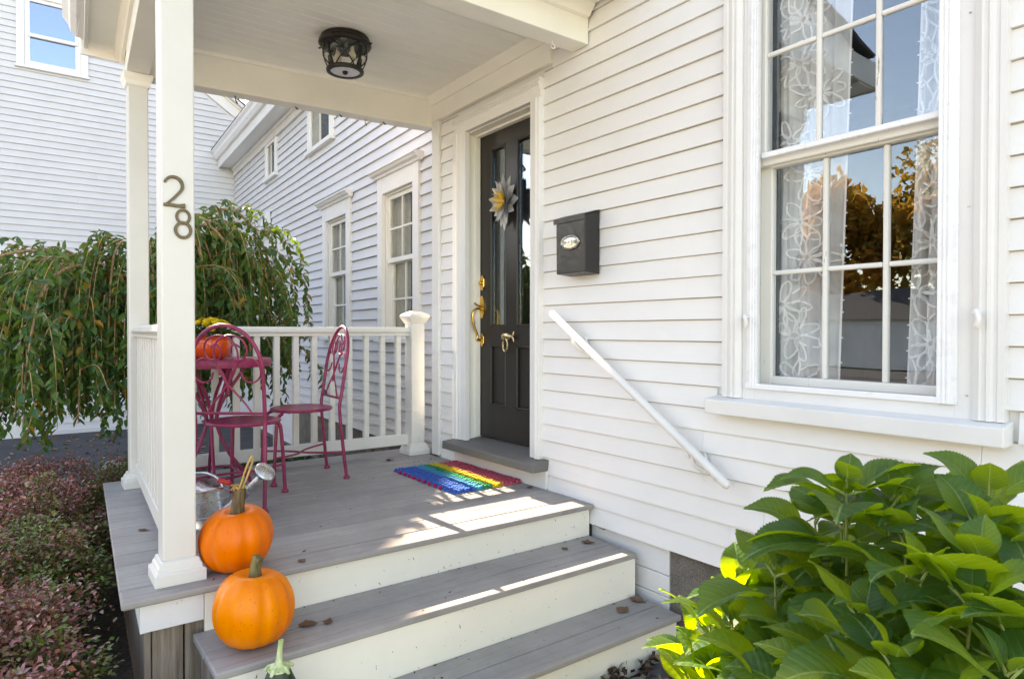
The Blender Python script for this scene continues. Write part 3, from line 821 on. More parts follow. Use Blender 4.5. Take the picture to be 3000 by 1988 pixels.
for a, c, z0, z1 in sm:
    b = MB(); cw = 0.10
    wbox(b, WING, a, a + cw, 0.018, -0.02, z0, z1); wbox(b, WING, c - cw, c, 0.018, -0.02, z0, z1); wbox(b, WING, a + cw, c - cw, 0.018, -0.02, z1 - 0.05, z1)
    wbox(b, WING, a - 0.03, c + 0.03, 0.05, -0.02, z0 - 0.05, z0)
    w = b.build('window', M['trim'], wing, 0.003)
    b = MB(); x0, x1 = a + cw, c - cw
    wbox(b, WING, x0, x0 + 0.045, 0.006, -0.02, z0, z1 - 0.05); wbox(b, WING, x1 - 0.045, x1, 0.006, -0.02, z0, z1 - 0.05); wbox(b, WING, x0 + 0.045, x1 - 0.045, 0.006, -0.02, z0, z0 + 0.04)
    xm = (x0 + x1) / 2
    wbox(b, WING, xm - 0.012, xm + 0.012, 0.004, -0.012, z0 + 0.04, z1 - 0.05)
    b.build('sash', M['rawwhite'], w)
    b = MB(); wbox(b, WING, x0 + 0.045, x1 - 0.045, -0.004, -0.007, z0 + 0.04, z1 - 0.05); b.build('pane', M['wingglass'], w)
    b = MB(); wbox(b, WING, x0 + 0.045, x1 - 0.045, -0.016, -0.021, z0 + 0.04, z1 - 0.05); b.build('dark_room_panel', M['wing_room'], w)  # near-black sheet behind the pane, painted darkness of the unlit room
    b = MB(); wbox(b, WING, x0 + 0.045, xm - 0.03, -0.011, -0.013, z0 + 0.04, z1 - 0.05); b.build('drape', simple('beige_blind', (0.40, 0.35, 0.27), 0.9), w)
# dryer vent hood
b = MB(); vx, vz = -10.45, 2.66
b.hexa([WING.P(vx - 0.12, 0.13, vz - 0.12), WING.P(vx + 0.12, 0.13, vz - 0.12), WING.P(vx + 0.12, 0.0, vz - 0.12), WING.P(vx - 0.12, 0.0, vz - 0.12),
        WING.P(vx - 0.07, 0.03, vz + 0.12), WING.P(vx + 0.07, 0.03, vz + 0.12), WING.P(vx + 0.07, 0.0, vz + 0.12), WING.P(vx - 0.07, 0.0, vz + 0.12)])
b.build('vent_hood', M['trim'], wing, 0.006)

# ------------------------------------------------------------------ barn
barn = thing('barn', (BX, -3.5, -0.8), 'tall white clapboard gabled barn behind the weeping tree', 'barn')
RK = lambda y: 5.0 + 0.68 * (0.847 - y)        # underside of the rake board, right slope
RK2 = lambda y: 5.0 + 0.68 * (0.847 - (-6.0 - y))
CB = []
z = -0.70
while z < 7.6:
    CB.append((z, EW)); z += EW
def lim(z, s0, s1):
    zz = z + EW
    y1 = min(s1, 0.847 - (zz - 4.90) / 0.68)
    return (max(s0, -6.0 - y1), y1)
BW = (-2.565, -1.60, 5.155, 6.40)
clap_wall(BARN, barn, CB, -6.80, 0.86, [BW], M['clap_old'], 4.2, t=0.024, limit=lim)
b = MB()
b.box(BX - 0.06, BX - 0.024, -6.85, -2.47, -0.9, 4.85); b.box(BX - 0.06, BX - 0.024, -1.69, 0.9, -0.9, 4.85); b.box(BX - 0.06, BX - 0.024, -2.47, -1.69, -0.9, 4.85)
b.prism([(-6.8, 4.85), (-2.47, 4.85), (-2.47, 7.1), (-3.0, 7.45)], lambda u, v, w: (w, u, v), BX - 0.06, BX - 0.024)
b.prism([(-1.69, 4.85), (0.86, 4.85), (-1.69, 6.6)], lambda u, v, w: (w, u, v), BX - 0.06, BX - 0.024)
b.box(BX - 0.06, BX - 0.024, -2.47, -1.69, 4.85, 5.2); b.box(BX - 0.06, BX - 0.024, -2.47, -1.69, 6.38, 6.62)
b.box(BX - 10.0, BX - 9.95, -6.85, 0.9, -0.9, 4.9); b.box(BX - 10, BX - 0.06, -6.9, -6.85, -0.9, 4.9); b.box(BX - 10, BX - 0.06, 0.86, 0.9, -0.9, 4.9)
b.build('wall_core', M['trim'], barn)
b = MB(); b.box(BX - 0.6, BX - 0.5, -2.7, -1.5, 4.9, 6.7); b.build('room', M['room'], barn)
MB().box(BX - 0.03, BX + 0.012, -6.85, 0.9, -0.86, -0.70).build('base_board', M['clap_old'], barn, 0.003)
MB().box(BX - 0.01, BX + 0.10, -3.9, -2.525, -0.78, -0.53).build('pilaster_base', M['trim'], barn, 0.006)
MB().box(BX - 0.01, BX + 0.06, -3.8, -2.58, -0.53, 2.2).build('pilaster', M['trim'], barn, 0.006)
P = lambda u, v, w: (w, u, v)
def rake(name, d0, d1, o0, o1, mat):
    for sgn in (0, 1):
        f = (lambda y: y) if sgn == 0 else (lambda y: -6.0 - y)
        y0, y1 = -3.0, 1.12
        poly = [(f(y0), RK(y0) + d0), (f(y1), RK(y1) + d0), (f(y1), RK(y1) + d1), (f(y0), RK(y0) + d1)]
        b = MB(); b.prism(poly, P, BX + o0, BX + o1); b.build(name, mat, barn)
rake('rake_board', -0.14, 0.062, -0.01, 0.02, M['trim'])
rake('rake_moulding', 0.062, 0.10, -0.01, 0.06, M['beam'])
rake('rake_soffit', 0.10, 0.12, -0.02, 0.14, M['clap_old'])
rake('rake_fascia', 0.12, 0.17, 0.11, 0.14, M['trim'])
b = MB()
b.prism([(-3.0, RK(-3.0) + 0.17), (1.2, RK(1.2) + 0.17), (1.2, RK(1.2) + 0.205), (-3.0, RK(-3.0) + 0.205)], P, BX - 10.2, BX + 0.15)
b.prism([(-3.0, RK(-3.0) + 0.17), (-7.2, RK(1.2) + 0.17), (-7.2, RK(1.2) + 0.205), (-3.0, RK(-3.0) + 0.205)], P, BX - 10.2, BX + 0.15)
b.prism([(-7.1, RK(1.1)), (1.1, RK(1.1)), (-3.0, RK(-3.0) + 0.1)], P, BX - 9.9, BX - 0.2)
b.build('roof', M['roof'], barn)
# upstairs window of the barn
a, c, z0, z1 = BW
b = MB(); bb = lambda s0, s1, o0, o1, za, zb: wbox(b, BARN, s0, s1, o1, o0, za, zb)
bb(a, a + 0.105, -0.02, 0.022, z0, z1); bb(c - 0.105, c, -0.02, 0.022, z0, z1); bb(a + 0.105, c - 0.105, -0.02, 0.022, z1 - 0.13, z1); bb(a - 0.02, c + 0.02, -0.02, 0.045, z0 - 0.03, z0)
w = b.build('window', M['trim'], barn, 0.003)
b = MB()
bb(a + 0.105, a + 0.18, -0.06, -0.005, z0, z1 - 0.13); bb(c - 0.18, c - 0.105, -0.06, -0.005, z0, z1 - 0.13); bb(a + 0.18, c - 0.18, -0.06, -0.005, z0, z0 + 0.10); bb(a + 0.18, c - 0.18, -0.06, -0.005, z1 - 0.19, z1 - 0.13)
b.build('sash', M['trim'], w, 0.003)
b = MB(); bb(a + 0.14, c - 0.14, -0.05, 0.012, 5.64, 5.70); b.build('meeting_rail', M['trim'], w, 0.008)
for za, zb in ((z0 + 0.10, 5.64), (5.70, z1 - 0.19)):
    b = MB(); bb(a + 0.18, c - 0.18, -0.04, -0.035, za, zb); b.build('pane', M['barnglass'], w)
# ================================================================== PORCH
porch = thing('porch', (-3.6, -1.1, -0.6), 'open front porch with grey board deck, white posts, railing and boarded ceiling', 'porch')
def yl(x): return -2.20 + 0.055 * (-2.573 - x)
# deck boards
x = -2.567; k = 0
while x > -4.62:
    w = 0.1385
    b = MB(); x0, x1 = x - w, x
    dz = rng.uniform(-0.0008, 0.0008)
    yr = -0.002 if x1 > -4.31 else 0.20
    b.hexa([(x0, yl(x0), -0.026 + dz), (x1, yl(x1), -0.026 + dz), (x1, yr, -0.026 + dz), (x0, yr, -0.026 + dz), (x0, yl(x0), dz), (x1, yl(x1), dz), (x1, yr, dz), (x0, yr, dz)])
    ob = b.build('deck_board', M['deck'], porch, 0.008 if k == 0 else 0.003, 3 if k == 0 else 1)
    x -= w + 0.0042; k += 1
XB = x + 0.0042
# fascia and skirting under the deck
MB().box(-2.625, -2.600, -2.140, -1.934, -0.130, -0.027).build('fascia_board', M['oldwhite'], porch, 0.002)
b = MB(); f0 = lambda xx: yl(xx) + 0.058
b.hexa([(XB, f0(XB), -0.13), (-2.6005, f0(-2.6) , -0.13), (-2.6005, f0(-2.6) + 0.02, -0.13), (XB, f0(XB) + 0.02, -0.13), (XB, f0(XB), -0.028), (-2.6005, f0(-2.6), -0.028), (-2.6005, f0(-2.6) + 0.02, -0.028), (XB, f0(XB) + 0.02, -0.028)])
b.build('fascia_board', M['oldwhite'], porch, 0.001)
for y0, y1 in ((-2.122, -2.101), (-2.097, -1.996), (-1.990, -1.905)):
    MB().box(-2.665, -2.647, y0, y1, -0.70, -0.128).build('skirt_board', M['skirt'], porch, 0.002)
xx = -2.67
while xx > XB + 0.1:
    b = MB(); w = 0.098
    b.hexa([(xx - w, f0(xx - w) + 0.02, -0.75), (xx, f0(xx) + 0.02, -0.75), (xx, f0(xx) + 0.04, -0.75), (xx - w, f0(xx - w) + 0.04, -0.75), (xx - w, f0(xx - w) + 0.02, -0.128), (xx, f0(xx) + 0.02, -0.128), (xx, f0(xx) + 0.04, -0.128), (xx - w, f0(xx - w) + 0.04, -0.128)])
    b.build('skirt_board', M['skirt'], porch, 0.002); xx -= w + 0.005
b = MB(); b.box(-4.60, -2.68, -1.98, -1.9, -0.72, -0.03); b.box(-2.72, -2.68, -1.9, -0.05, -0.72, -0.03); b.box(-4.62, -4.58, -1.98, 0.2, -0.72, -0.03)
b.build('joist', M['skirt'], porch)

# posts
def post(cx, cy, zt, ztop_cap=True, half=0.056):
    b = MB(); b.box(cx - half, cx + half, cy - half, cy + half, 0.02, zt)
    p = b.build('post', M['vinyl'], porch, 0.006, 2)
    b = MB(); h = 0.086
    lv = [(h, 0.0), (h, 0.043), (h - 0.011, 0.049), (h - 0.012, 0.060), (half + 0.011, 0.072), (half + 0.009, 0.083), (half + 0.001, 0.087)]
    vs_ = []; fs = []
    for q, z in lv: vs_ += [(cx - q, cy - q, z), (cx + q, cy - q, z), (cx + q, cy + q, z), (cx - q, cy + q, z)]
    for i in range(len(lv) - 1):
        for j in range(4): fs.append((i * 4 + j, i * 4 + (j + 1) % 4, i * 4 + 4 + (j + 1) % 4, i * 4 + 4 + j))
    fs.append((3, 2, 1, 0)); b.add(vs_, fs); b.build('base', M['vinyl'], p, 0.002)
    if ztop_cap:
        b = MB(); lv = [(half + 0.001, zt - 0.075), (half + 0.010, zt - 0.066), (half + 0.014, zt - 0.045), (half + 0.022, zt - 0.028), (half + 0.026, zt - 0.004), (half + 0.026, zt - 0.001)]
        vs_ = []; fs = []
        for q, z in lv: vs_ += [(cx - q, cy - q, z), (cx + q, cy - q, z), (cx + q, cy + q, z), (cx - q, cy + q, z)]
        for i in range(len(lv) - 1):
            for j in range(4): fs.append((i * 4 + j, i * 4 + (j + 1) % 4, i * 4 + 4 + (j + 1) % 4, i * 4 + 4 + j))
        fs.append(tuple(len(vs_) - 4 + j for j in range(4))); b.add(vs_, fs); b.build('capital', M['beam'], p, 0.001)
    return p
ZBF, ZBB = 2.475, 2.445
post1 = post(-2.730, -2.001, ZBF - 0.004)
post2 = post(-4.50, -1.914, ZBB - 0.002, half=0.053)
# house numbers on the front post (flat bronze strips)
def numeral(path, w, t, fx):
    """path: (y, z) centre line; a flat strip of width w standing t proud of x = fx"""
    P2 = [Vector((p[0], p[1])) for p in path]; n = len(P2)
    closed = (P2[0] - P2[-1]).length < 1e-6
    if closed: P2 = P2[:-1]; n -= 1
    b = MB(); vs_ = []
    for i in range(n):
        a = P2[i - 1] if (closed or i > 0) else P2[i]
        c = P2[(i + 1) % n] if (closed or i < n - 1) else P2[i]
        d = (c - a).normalized(); nn = Vector((-d.y, d.x))
        ww = w[i] if isinstance(w, list) else w
        for s in (-0.5, 0.5):
            q = P2[i] + nn * ww * s
            vs_ += [(fx, q.x, q.y), (fx + t, q.x, q.y)]
    fs = []
    for i in range(n if closed else n - 1):
        A = i * 4; B = ((i + 1) % n) * 4
        fs += [(A + 1, A + 3, B + 3, B + 1), (A, B, B + 2, A + 2), (A, A + 1, B + 1, B), (A + 2, B + 2, B + 3, A + 3)]
    if not closed: fs += [(0, 2, 3, 1), (n * 4 - 4, n * 4 - 3, n * 4 - 1, n * 4 - 2)]
    b.add(vs_, fs); return b
fx = -2.6745
# the "2": hooked arc, falling diagonal, flat foot
c2y, c2z = -2.017, 1.459
p2 = [(c2y + 0.030 * math.cos(R(a)), c2z + 0.031 * math.sin(R(a))) for a in range(165, -31, -15)]
p2 += [(-2.000, 1.432), (-2.016, 1.413), (-2.035, 1.394), (-2.0475, 1.384)]
nb = numeral(p2, [0.008, 0.0085, 0.009, 0.0095, 0.010, 0.0105, 0.011, 0.0115, 0.012, 0.012, 0.0115, 0.011, 0.0105, 0.010, 0.0095, 0.009, 0.008, 0.007][:len(p2)], 0.009, fx)
n2 = numeral([(-2.050, 1.3865), (-2.03, 1.3865), (-2.0, 1.3855), (-1.978, 1.388)], [0.011, 0.011, 0.012, 0.017], 0.009, fx + 0.0004)
nb.add(n2.v, n2.f); nb.build('house_number', M['numeral'], post1, 0.001)
c = -1.985
e1 = numeral([(c + 0.0215 * math.cos(R(a)), 1.3475 + 0.0245 * math.sin(R(a))) for a in range(0, 361, 15)], 0.0095, 0.009, fx)
e2 = numeral([(c - 0.0005 + 0.0255 * math.cos(R(a)), 1.2985 + 0.0275 * math.sin(R(a))) for a in range(0, 361, 15)], 0.0105, 0.009, fx + 0.0004)
e1.add(e2.v, e2.f); e1.build('house_number', M['numeral'], post1, 0.001)

# back railing
XR = -4.478
def railprofile(y): return [(-0.044, 0.925), (-0.040, 0.945), (-0.02, 0.957), (0.02, 0.957), (0.040, 0.945), (0.044, 0.925), (0.030, 0.908), (0.030, 0.893), (-0.030, 0.893), (-0.030, 0.908)]
b = MB(); pr = railprofile(0)
ya, yb = -1.861, -0.131
b.prism(pr, lambda u, v, w: (XR + u, w, v), ya, yb); b.build('top_rail', M['vinyl'], porch, 0.002)
MB().box(XR - 0.024, XR + 0.024, ya, yb, 0.072, 0.152).build('bottom_rail', M['vinyl'], porch, 0.005)
y = -0.2115
while y > ya + 0.04:
    MB().box(XR - 0.019, XR + 0.019, y - 0.019, y + 0.019, 0.150, 0.895).build('baluster', M['vinyl'], porch, 0.003); y -= 0.128
# newel
nx, ny = -4.462, -0.076
b = MB(); b.box(nx - 0.055, nx + 0.055, ny - 0.055, ny + 0.055, 0.02, 1.0); nw = b.build('newel_post', M['vinyl'], porch, 0.005, 2)
def stack(lv, cx, cy, name, mat, par, bev=0.002):
    b = MB(); vs_ = []; fs = []
    for q, z in lv: vs_ += [(cx - q, cy - q, z), (cx + q, cy - q, z), (cx + q, cy + q, z), (cx - q, cy + q, z)]
    for i in range(len(lv) - 1):
        for j in range(4): fs.append((i * 4 + j, i * 4 + (j + 1) % 4, i * 4 + 4 + (j + 1) % 4, i * 4 + 4 + j))
    fs.append((3, 2, 1, 0)); fs.append(tuple(len(vs_) - 4 + j for j in range(4)))
    b.add(vs_, fs); return b.build(name, mat, par, bev)
stack([(0.086, 0.0), (0.086, 0.03), (0.080, 0.042), (0.074, 0.06), (0.062, 0.08), (0.056, 0.084)], nx, ny, 'base', M['vinyl'], nw)
stack([(0.058, 0.985), (0.064, 0.995), (0.084, 1.030), (0.086, 1.044), (0.078, 1.055), (0.035, 1.078), (0.0, 1.082)][:-1], nx, ny, 'cap', M['vinyl'], nw)
# left railing, between the posts
def yr(x): return -2.001 + 0.0492 * (-2.730 - x)
xa, xb = -4.446, -2.788
def skewprism(b, poly, x0, x1):
    n = len(poly)
    vs_ = [(x0, yr(x0) + u, v) for u, v in poly] + [(x1, yr(x1) + u, v) for u, v in poly]
    b.add(vs_, [tuple(range(n)), tuple(range(2 * n - 1, n - 1, -1))] + [(i, n + i, n + (i + 1) % n, (i + 1) % n) for i in range(n)]); return b
skewprism(MB(), pr, xa, xb).build('top_rail', M['vinyl'], porch, 0.002)
skewprism(MB(), [(-0.024, 0.072), (0.024, 0.072), (0.024, 0.152), (-0.024, 0.152)], xa, xb).build('bottom_rail', M['vinyl'], porch, 0.005)
x = -2.90
while x > xa + 0.05:
    MB().box(x - 0.019, x + 0.019, yr(x) - 0.019, yr(x) + 0.019, 0.150, 0.895).build('baluster', M['vinyl'], porch, 0.003); x -= 0.128

# beams
MB().box(-2.750, -2.624, -2.075, -0.001, ZBF, 2.668).build('beam', M['beam'], porch, 0.003)
def xi(y): return -4.475 + 0.170 * (y + 1.965) / 1.965      # inner face of the back beam
b = MB(); b.hexa([(xi(-1.965) - 0.12, -1.965, ZBB), (xi(-1.965), -1.965, ZBB), (xi(0), -0.001, ZBB), (xi(0) - 0.12, -0.001, ZBB), (xi(-1.965) - 0.12, -1.965, 2.668), (xi(-1.965), -1.965, 2.668), (xi(0), -0.001, 2.668), (xi(0) - 0.12, -0.001, 2.668)])
b.build('beam', M['beam'], porch, 0.003)
def yo(x): return -1.973 - 0.05 * (x + 4.5)
b = MB()
b.hexa([(-4.431, yo(-4.431), ZBB), (-2.751, yo(-2.751), ZBF), (-2.751, yo(-2.751) + 0.12, ZBF), (-4.431, yo(-4.431) + 0.12, ZBB), (-4.431, yo(-4.431), 2.668), (-2.751, yo(-2.751), 2.668), (-2.751, yo(-2.751) + 0.12, 2.668), (-4.431, yo(-4.431) + 0.12, 2.668)])
b.build('beam', M['beam'], porch, 0.003)
b = MB(); b.prism([(-2.623, 2.61), (-2.600, 2.615), (-2.585, 2.635), (-2.555, 2.664), (-2.623, 2.664)], lambda u, v, w: (u, w, v), -2.1, -0.013); b.build('crown_moulding', M['beam'], porch)
b = MB(); bp_ = [(0.001, 2.640), (0.013, 2.643), (0.026, 2.6605), (0.001, 2.6605)]
vs_ = [(xi(-1.85) + u, -1.85, v) for u, v in bp_] + [(xi(-0.022) + u, -0.022, v) for u, v in bp_]
b.add(vs_, [(0, 1, 2, 3), (7, 6, 5, 4), (0, 4, 5, 1), (1, 5, 6, 2), (2, 6, 7, 3), (3, 7, 4, 0)])
b.build('bed_moulding', M['beam'], porch)
b = MB()
cp = [(0.0, 2.575), (-0.016, 2.58), (-0.022, 2.60), (-0.045, 2.63), (-0.05, 2.645), (0.0, 2.645)]
x0, x1 = -4.74, -2.56
n = len(cp); vs_ = [(x0, yo(x0) + u, v) for u, v in cp] + [(x1, yo(x1) + u, v) for u, v in cp]
b.add(vs_, [tuple(range(n)), tuple(range(2 * n - 1, n - 1, -1))] + [(i, n + i, n + (i + 1) % n, (i + 1) % n) for i in range(n)])
b.build('crown_moulding', M['beam'], porch)
# ceiling boards
x = -4.43; w = 0.0835
while x < -2.752:
    x1 = min(x + w - 0.003, -2.7505)
    b = MB(); b.hexa([(x, yo(x) + 0.1, 2.660), (x1, yo(x1) + 0.1, 2.660), (x1, -0.002, 2.660), (x, -0.002, 2.660), (x, yo(x) + 0.1, 2.674), (x1, yo(x1) + 0.1, 2.674), (x1, -0.002, 2.674), (x, -0.002, 2.674)])
    b.build('ceiling_board', M['ceil'], porch, 0.002); x += w
# soffits, fascias, gutter, roof
b = MB(); b.box(-2.62, -2.24, -2.35, -0.015, 2.665, 2.68); b.build('soffit', M['ceil'], porch)
b = MB(); ys = lambda x: yo(x) - 0.185
b.hexa([(-4.75, ys(-4.75), 2.645), (-2.24, ys(-2.24), 2.645), (-2.24, yo(-2.24) + 0.02, 2.645), (-4.75, yo(-4.75) + 0.02, 2.645), (-4.75, ys(-4.75), 2.66), (-2.24, ys(-2.24), 2.66), (-2.24, yo(-2.24) + 0.02, 2.66), (-4.75, yo(-4.75) + 0.02, 2.66)])
b.build('soffit', M['ceil'], porch)
b = MB()
b.hexa([(-4.75, ys(-4.75) - 0.02, 2.635), (-2.22, ys(-2.22) - 0.02, 2.635), (-2.22, ys(-2.22), 2.635), (-4.75, ys(-4.75), 2.635), (-4.75, ys(-4.75) - 0.02, 2.82), (-2.22, ys(-2.22) - 0.02, 2.82), (-2.22, ys(-2.22), 2.82), (-4.75, ys(-4.75), 2.82)])
b.build('fascia', M['trim'], porch, 0.003)
MB().box(-2.24, -2.22, -2.31, -0.015, 2.655, 2.83).build('fascia', M['trim'], porch, 0.003)
b = MB(); b.box(-4.77, -4.751, -2.18, 0.0, 2.60, 2.83); b.build('fascia', M['trim'], porch, 0.003)
b = MB()
gp = [(-0.021, 2.705), (-0.055, 2.70), (-0.085, 2.725), (-0.095, 2.76), (-0.125, 2.80), (-0.125, 2.815), (-0.118, 2.815), (-0.021, 2.80)]
x0, x1 = -4.77, -2.22; n = len(gp); vs_ = [(x0, ys(x0) + u, v) for u, v in gp] + [(x1, ys(x1) + u, v) for u, v in gp]
b.add(vs_, [tuple(range(n)), tuple(range(2 * n - 1, n - 1, -1))] + [(i, n + i, n + (i + 1) % n, (i + 1) % n) for i in range(n)])
b.build('gutter', M['gutter'], porch, 0.002)
b = MB(); b.prism([(-2.20, 2.835), (-0.002, 3.35), (-0.002, 3.40), (-2.22, 2.86)], lambda u, v, w: (w, u, v), -4.775, -2.19); b.build('roof', M['roof'], porch)
b = MB(); b.prism([(-2.2, 2.69), (-0.002, 2.69), (-0.002, 3.34), (-2.2, 2.85)], lambda u, v, w: (w, u, v), -4.74, -2.26); b.build('roof_frame', M['trim'], porch)
# hooks along the back beam and one under the front beam
for y, l in ((-1.36, 0.05), (-0.98, 0.018), (-0.68, 0.018), (-0.50, 0.05), (-0.36, 0.018)):
    h_ = xi(y) - 0.07; b = MB(); b.tube(smooth_path([(h_, y, ZBB + 0.02), (h_, y, ZBB - 0.0), (h_ + 0.002, y + 0.006, ZBB - l * 0.7), (h_ + 0.01, y + 0.012, ZBB - l), (h_ + 0.018, y + 0.004, ZBB - l * 0.75)], 4), 0.0035, 6)
    b.build('hook', M['bronze'] if l < 0.04 or y < -1 else M['oldbrass'], porch, smooth=True)
b = MB(); b.tube(smooth_path([(-2.70, -0.19, ZBF + 0.01), (-2.70, -0.19, ZBF - 0.01), (-2.70, -0.175, ZBF - 0.035), (-2.70, -0.19, ZBF - 0.042), (-2.70, -0.205, ZBF - 0.03)], 4), 0.003, 6); b.build('hook', M['beam'], porch, smooth=True)

# ================================================================== FRONT STEPS
steps = thing('front_steps', (-2.3, -1.0, -0.6), 'broad front steps of grey treads and cream risers', 'steps')
YL, YR_ = -1.972, -0.012
for zt, xb_, xm, xf in ((-0.173, -2.5995, -2.427, -2.247), (-0.387, -2.2575, -2.113, -1.970)):
    for i, (a, c) in enumerate(((xb_, xm - 0.0035), (xm, xf))):
        b = MB(); b.box(a, c, YL, YR_ if i == 0 else YR_ - 0.002, zt - 0.027, zt)
        b.build('tread_board', M['deck'], steps, 0.007 if i else 0.003, 3 if i else 1)
for xf, z0, z1, ya, yb in ((-2.600, -0.30, -0.0275, -1.932, -0.008), (-2.258, -0.47, -0.2005, -1.955, -0.016), (-1.998, -0.70, -0.4145, -1.955, -0.016)):
    MB().box(xf - 0.02, xf, ya, yb, z0, z1).build('riser', M['riser'], steps, 0.002)
b = MB(); b.prism([(-2.62, -0.75), (-2.02, -0.75), (-2.02, -0.42), (-2.28, -0.42), (-2.28, -0.21), (-2.62, -0.21)], lambda u, v, w: (u, w, v), -1.952, -1.915); b.build('stringer', M['skirt'], steps, 0.002)
b = MB(); b.prism([(-2.62, -0.75), (-2.02, -0.75), (-2.02, -0.42), (-2.28, -0.42), (-2.28, -0.21), (-2.62, -0.21)], lambda u, v, w: (u, w, v), -0.06, -0.02); b.build('stringer', M['skirt'], steps, 0.002)

# ================================================================== THINGS ON THE WALL AND PORCH
# handrail
hr = thing('handrail', (-2.3, -0.07, 0.6), 'white painted handrail slanting down the clapboards beside the steps', 'handrail')
A = Vector((-2.851, -0.07, 1.035)); B = Vector((-1.681, -0.07, 0.272)); d = (B - A).normalized()
b = MB(); b.tube([A, A + d * 0.006, A + d * 0.012, B - d * 0.012, B - d * 0.006, B], [0.012, 0.0165, 0.0195, 0.0195, 0.0165, 0.012], 14)
b.build('rail', M['trim'], hr, smooth=True, sharp=60)
for t in (0.17, 0.84):
    p = A + (B - A) * t
    b = MB(); b.tube(smooth_path([p + Vector((0, 0, -0.02)), p + Vector((0.0, 0.004, -0.05)), p + Vector((0.03, 0.03, -0.085)), p + Vector((0.06, 0.062, -0.095))], 4), [0.011] * 8 + [0.009] * 5, 8)
    b.hexa([tuple(p + Vector(q)) for q in ((-0.005, 0.052, -0.02), (0.035, 0.052, -0.08), (0.035, 0.068, -0.08), (-0.005, 0.068, -0.02), (0.02, 0.052, -0.008), (0.075, 0.052, -0.13), (0.075, 0.068, -0.13), (0.02, 0.068, -0.008))])
    b.build('bracket', M['trim'], hr, smooth=True)
    b = MB(); b.tube([p + Vector((-0.03, 0.0, -0.028)), p + Vector((-0.03, 0.068, -0.03))], [0.010, 0.012], 8); b.build('bolt', M['trim'], hr, smooth=True)

# mailbox
mb = thing('mailbox', (-2.65, 0.0, 1.23), 'black metal wall mailbox with oval pewter emblem', 'mailbox')
b = MB(); mx0, mx1 = -2.765, -2.534
b.prism([(0.0, 1.232), (-0.105, 1.240), (-0.108, 1.538), (-0.03, 1.562), (0.0, 1.566)], lambda u, v, w: (w, u, v), mx0, mx1)
body = b.build('body', M['black'], mb, 0.004, 2)
b = MB(); b.prism([(-0.1085, 1.512), (-0.113, 1.512), (-0.114, 1.541), (-0.03, 1.568), (-0.002, 1.573), (-0.002, 1.567), (-0.03, 1.563), (-0.1085, 1.539)], lambda u, v, w: (w, u, v), mx0 - 0.018, mx1 + 0.004); b.build('lid', M['black'], mb, 0.0015)
b = MB(); ex, ez = -2.648, 1.402
for (r0, r1, t) in ((0.066, 0.043, 0.008),):
    vs_ = []; n = 36
    for (ra, rb, q) in ((0.076, 0.041, 0.0), (0.074, 0.039, 0.006), (0.064, 0.032, 0.008), (0.058, 0.028, 0.002), (0.0001, 0.0001, 0.004)):
        for j in range(n):
            a = 2 * math.pi * j / n
            vs_.append((ex + ra * math.cos(a), -0.1085 - q, ez + rb * math.sin(a)))
    b.add(vs_, [(i * n + j, i * n + (j + 1) % n, (i + 1) * n + (j + 1) % n, (i + 1) * n + j) for i in range(4) for j in range(n)])
for q in ((-0.018, -0.012, -0.010, 0.012), (0.010, 0.016, -0.010, 0.012), (-0.012, 0.010, -0.012, -0.007), (-0.012, 0.010, 0.006, 0.012)):
    b.box(ex + q[0], ex + q[1], -0.1165, -0.110, ez + q[2], ez + q[3])
b.build('emblem', M['pewter'], mb, smooth=True, sharp=50)
for z, xq in ((1.56, mx1 - 0.0), (1.30, mx0 + 0.02)):
    MB().lathe([(0.0, 0), (0.003, 0.001), (0.0, 0.003)], (xq, -0.112, z), 6).build('rivet', M['pewter'], mb)

# ceiling lantern
lc = Vector((-3.72, -0.93, 2.66))
la = thing('ceiling_lantern', tuple(lc), 'dark bronze cage ceiling lantern with clear glass', 'lantern')
b = MB(); b.lathe([(0.150, 0.0), (0.160, -0.008), (0.160, -0.022), (0.172, -0.030), (0.176, -0.048), (0.168, -0.060), (0.156, -0.064), (0.150, -0.058), (0.02, -0.055)], lc, 40); b.build('canopy', M['bronze'], la, smooth=True)
prof = [(0.150, -0.062), (0.150, -0.08), (0.141, -0.12), (0.124, -0.165), (0.104, -0.205)]
b = MB(); b.lathe(prof, lc, 40, cap=False); b.build('glass_shade', M['lampglass'], la, smooth=True)
b = MB(); b.lathe([(0.122, -0.196), (0.126, -0.205), (0.122, -0.216), (0.100, -0.218), (0.096, -0.210), (0.100, -0.200)], lc, 40, cap=False)
b.f += [(5 * 40 + j, 5 * 40 + (j + 1) % 40, (j + 1) % 40, j) for j in range(40)]
b.build('ring', M['bronze'], la, smooth=True)
b = MB(); b.lathe([(0.0, -0.2105), (0.098, -0.2105)], lc, 40, cap=False); b.build('glass_disc', M['lampdisc'], la)
def lamp_r(z): 
    for (r0, z0), (r1, z1) in zip(prof, prof[1:]):
        if z1 <= z <= z0: return r0 + (r1 - r0) * (z - z0) / (z1 - z0)
    return prof[-1][0]
A0 = 23
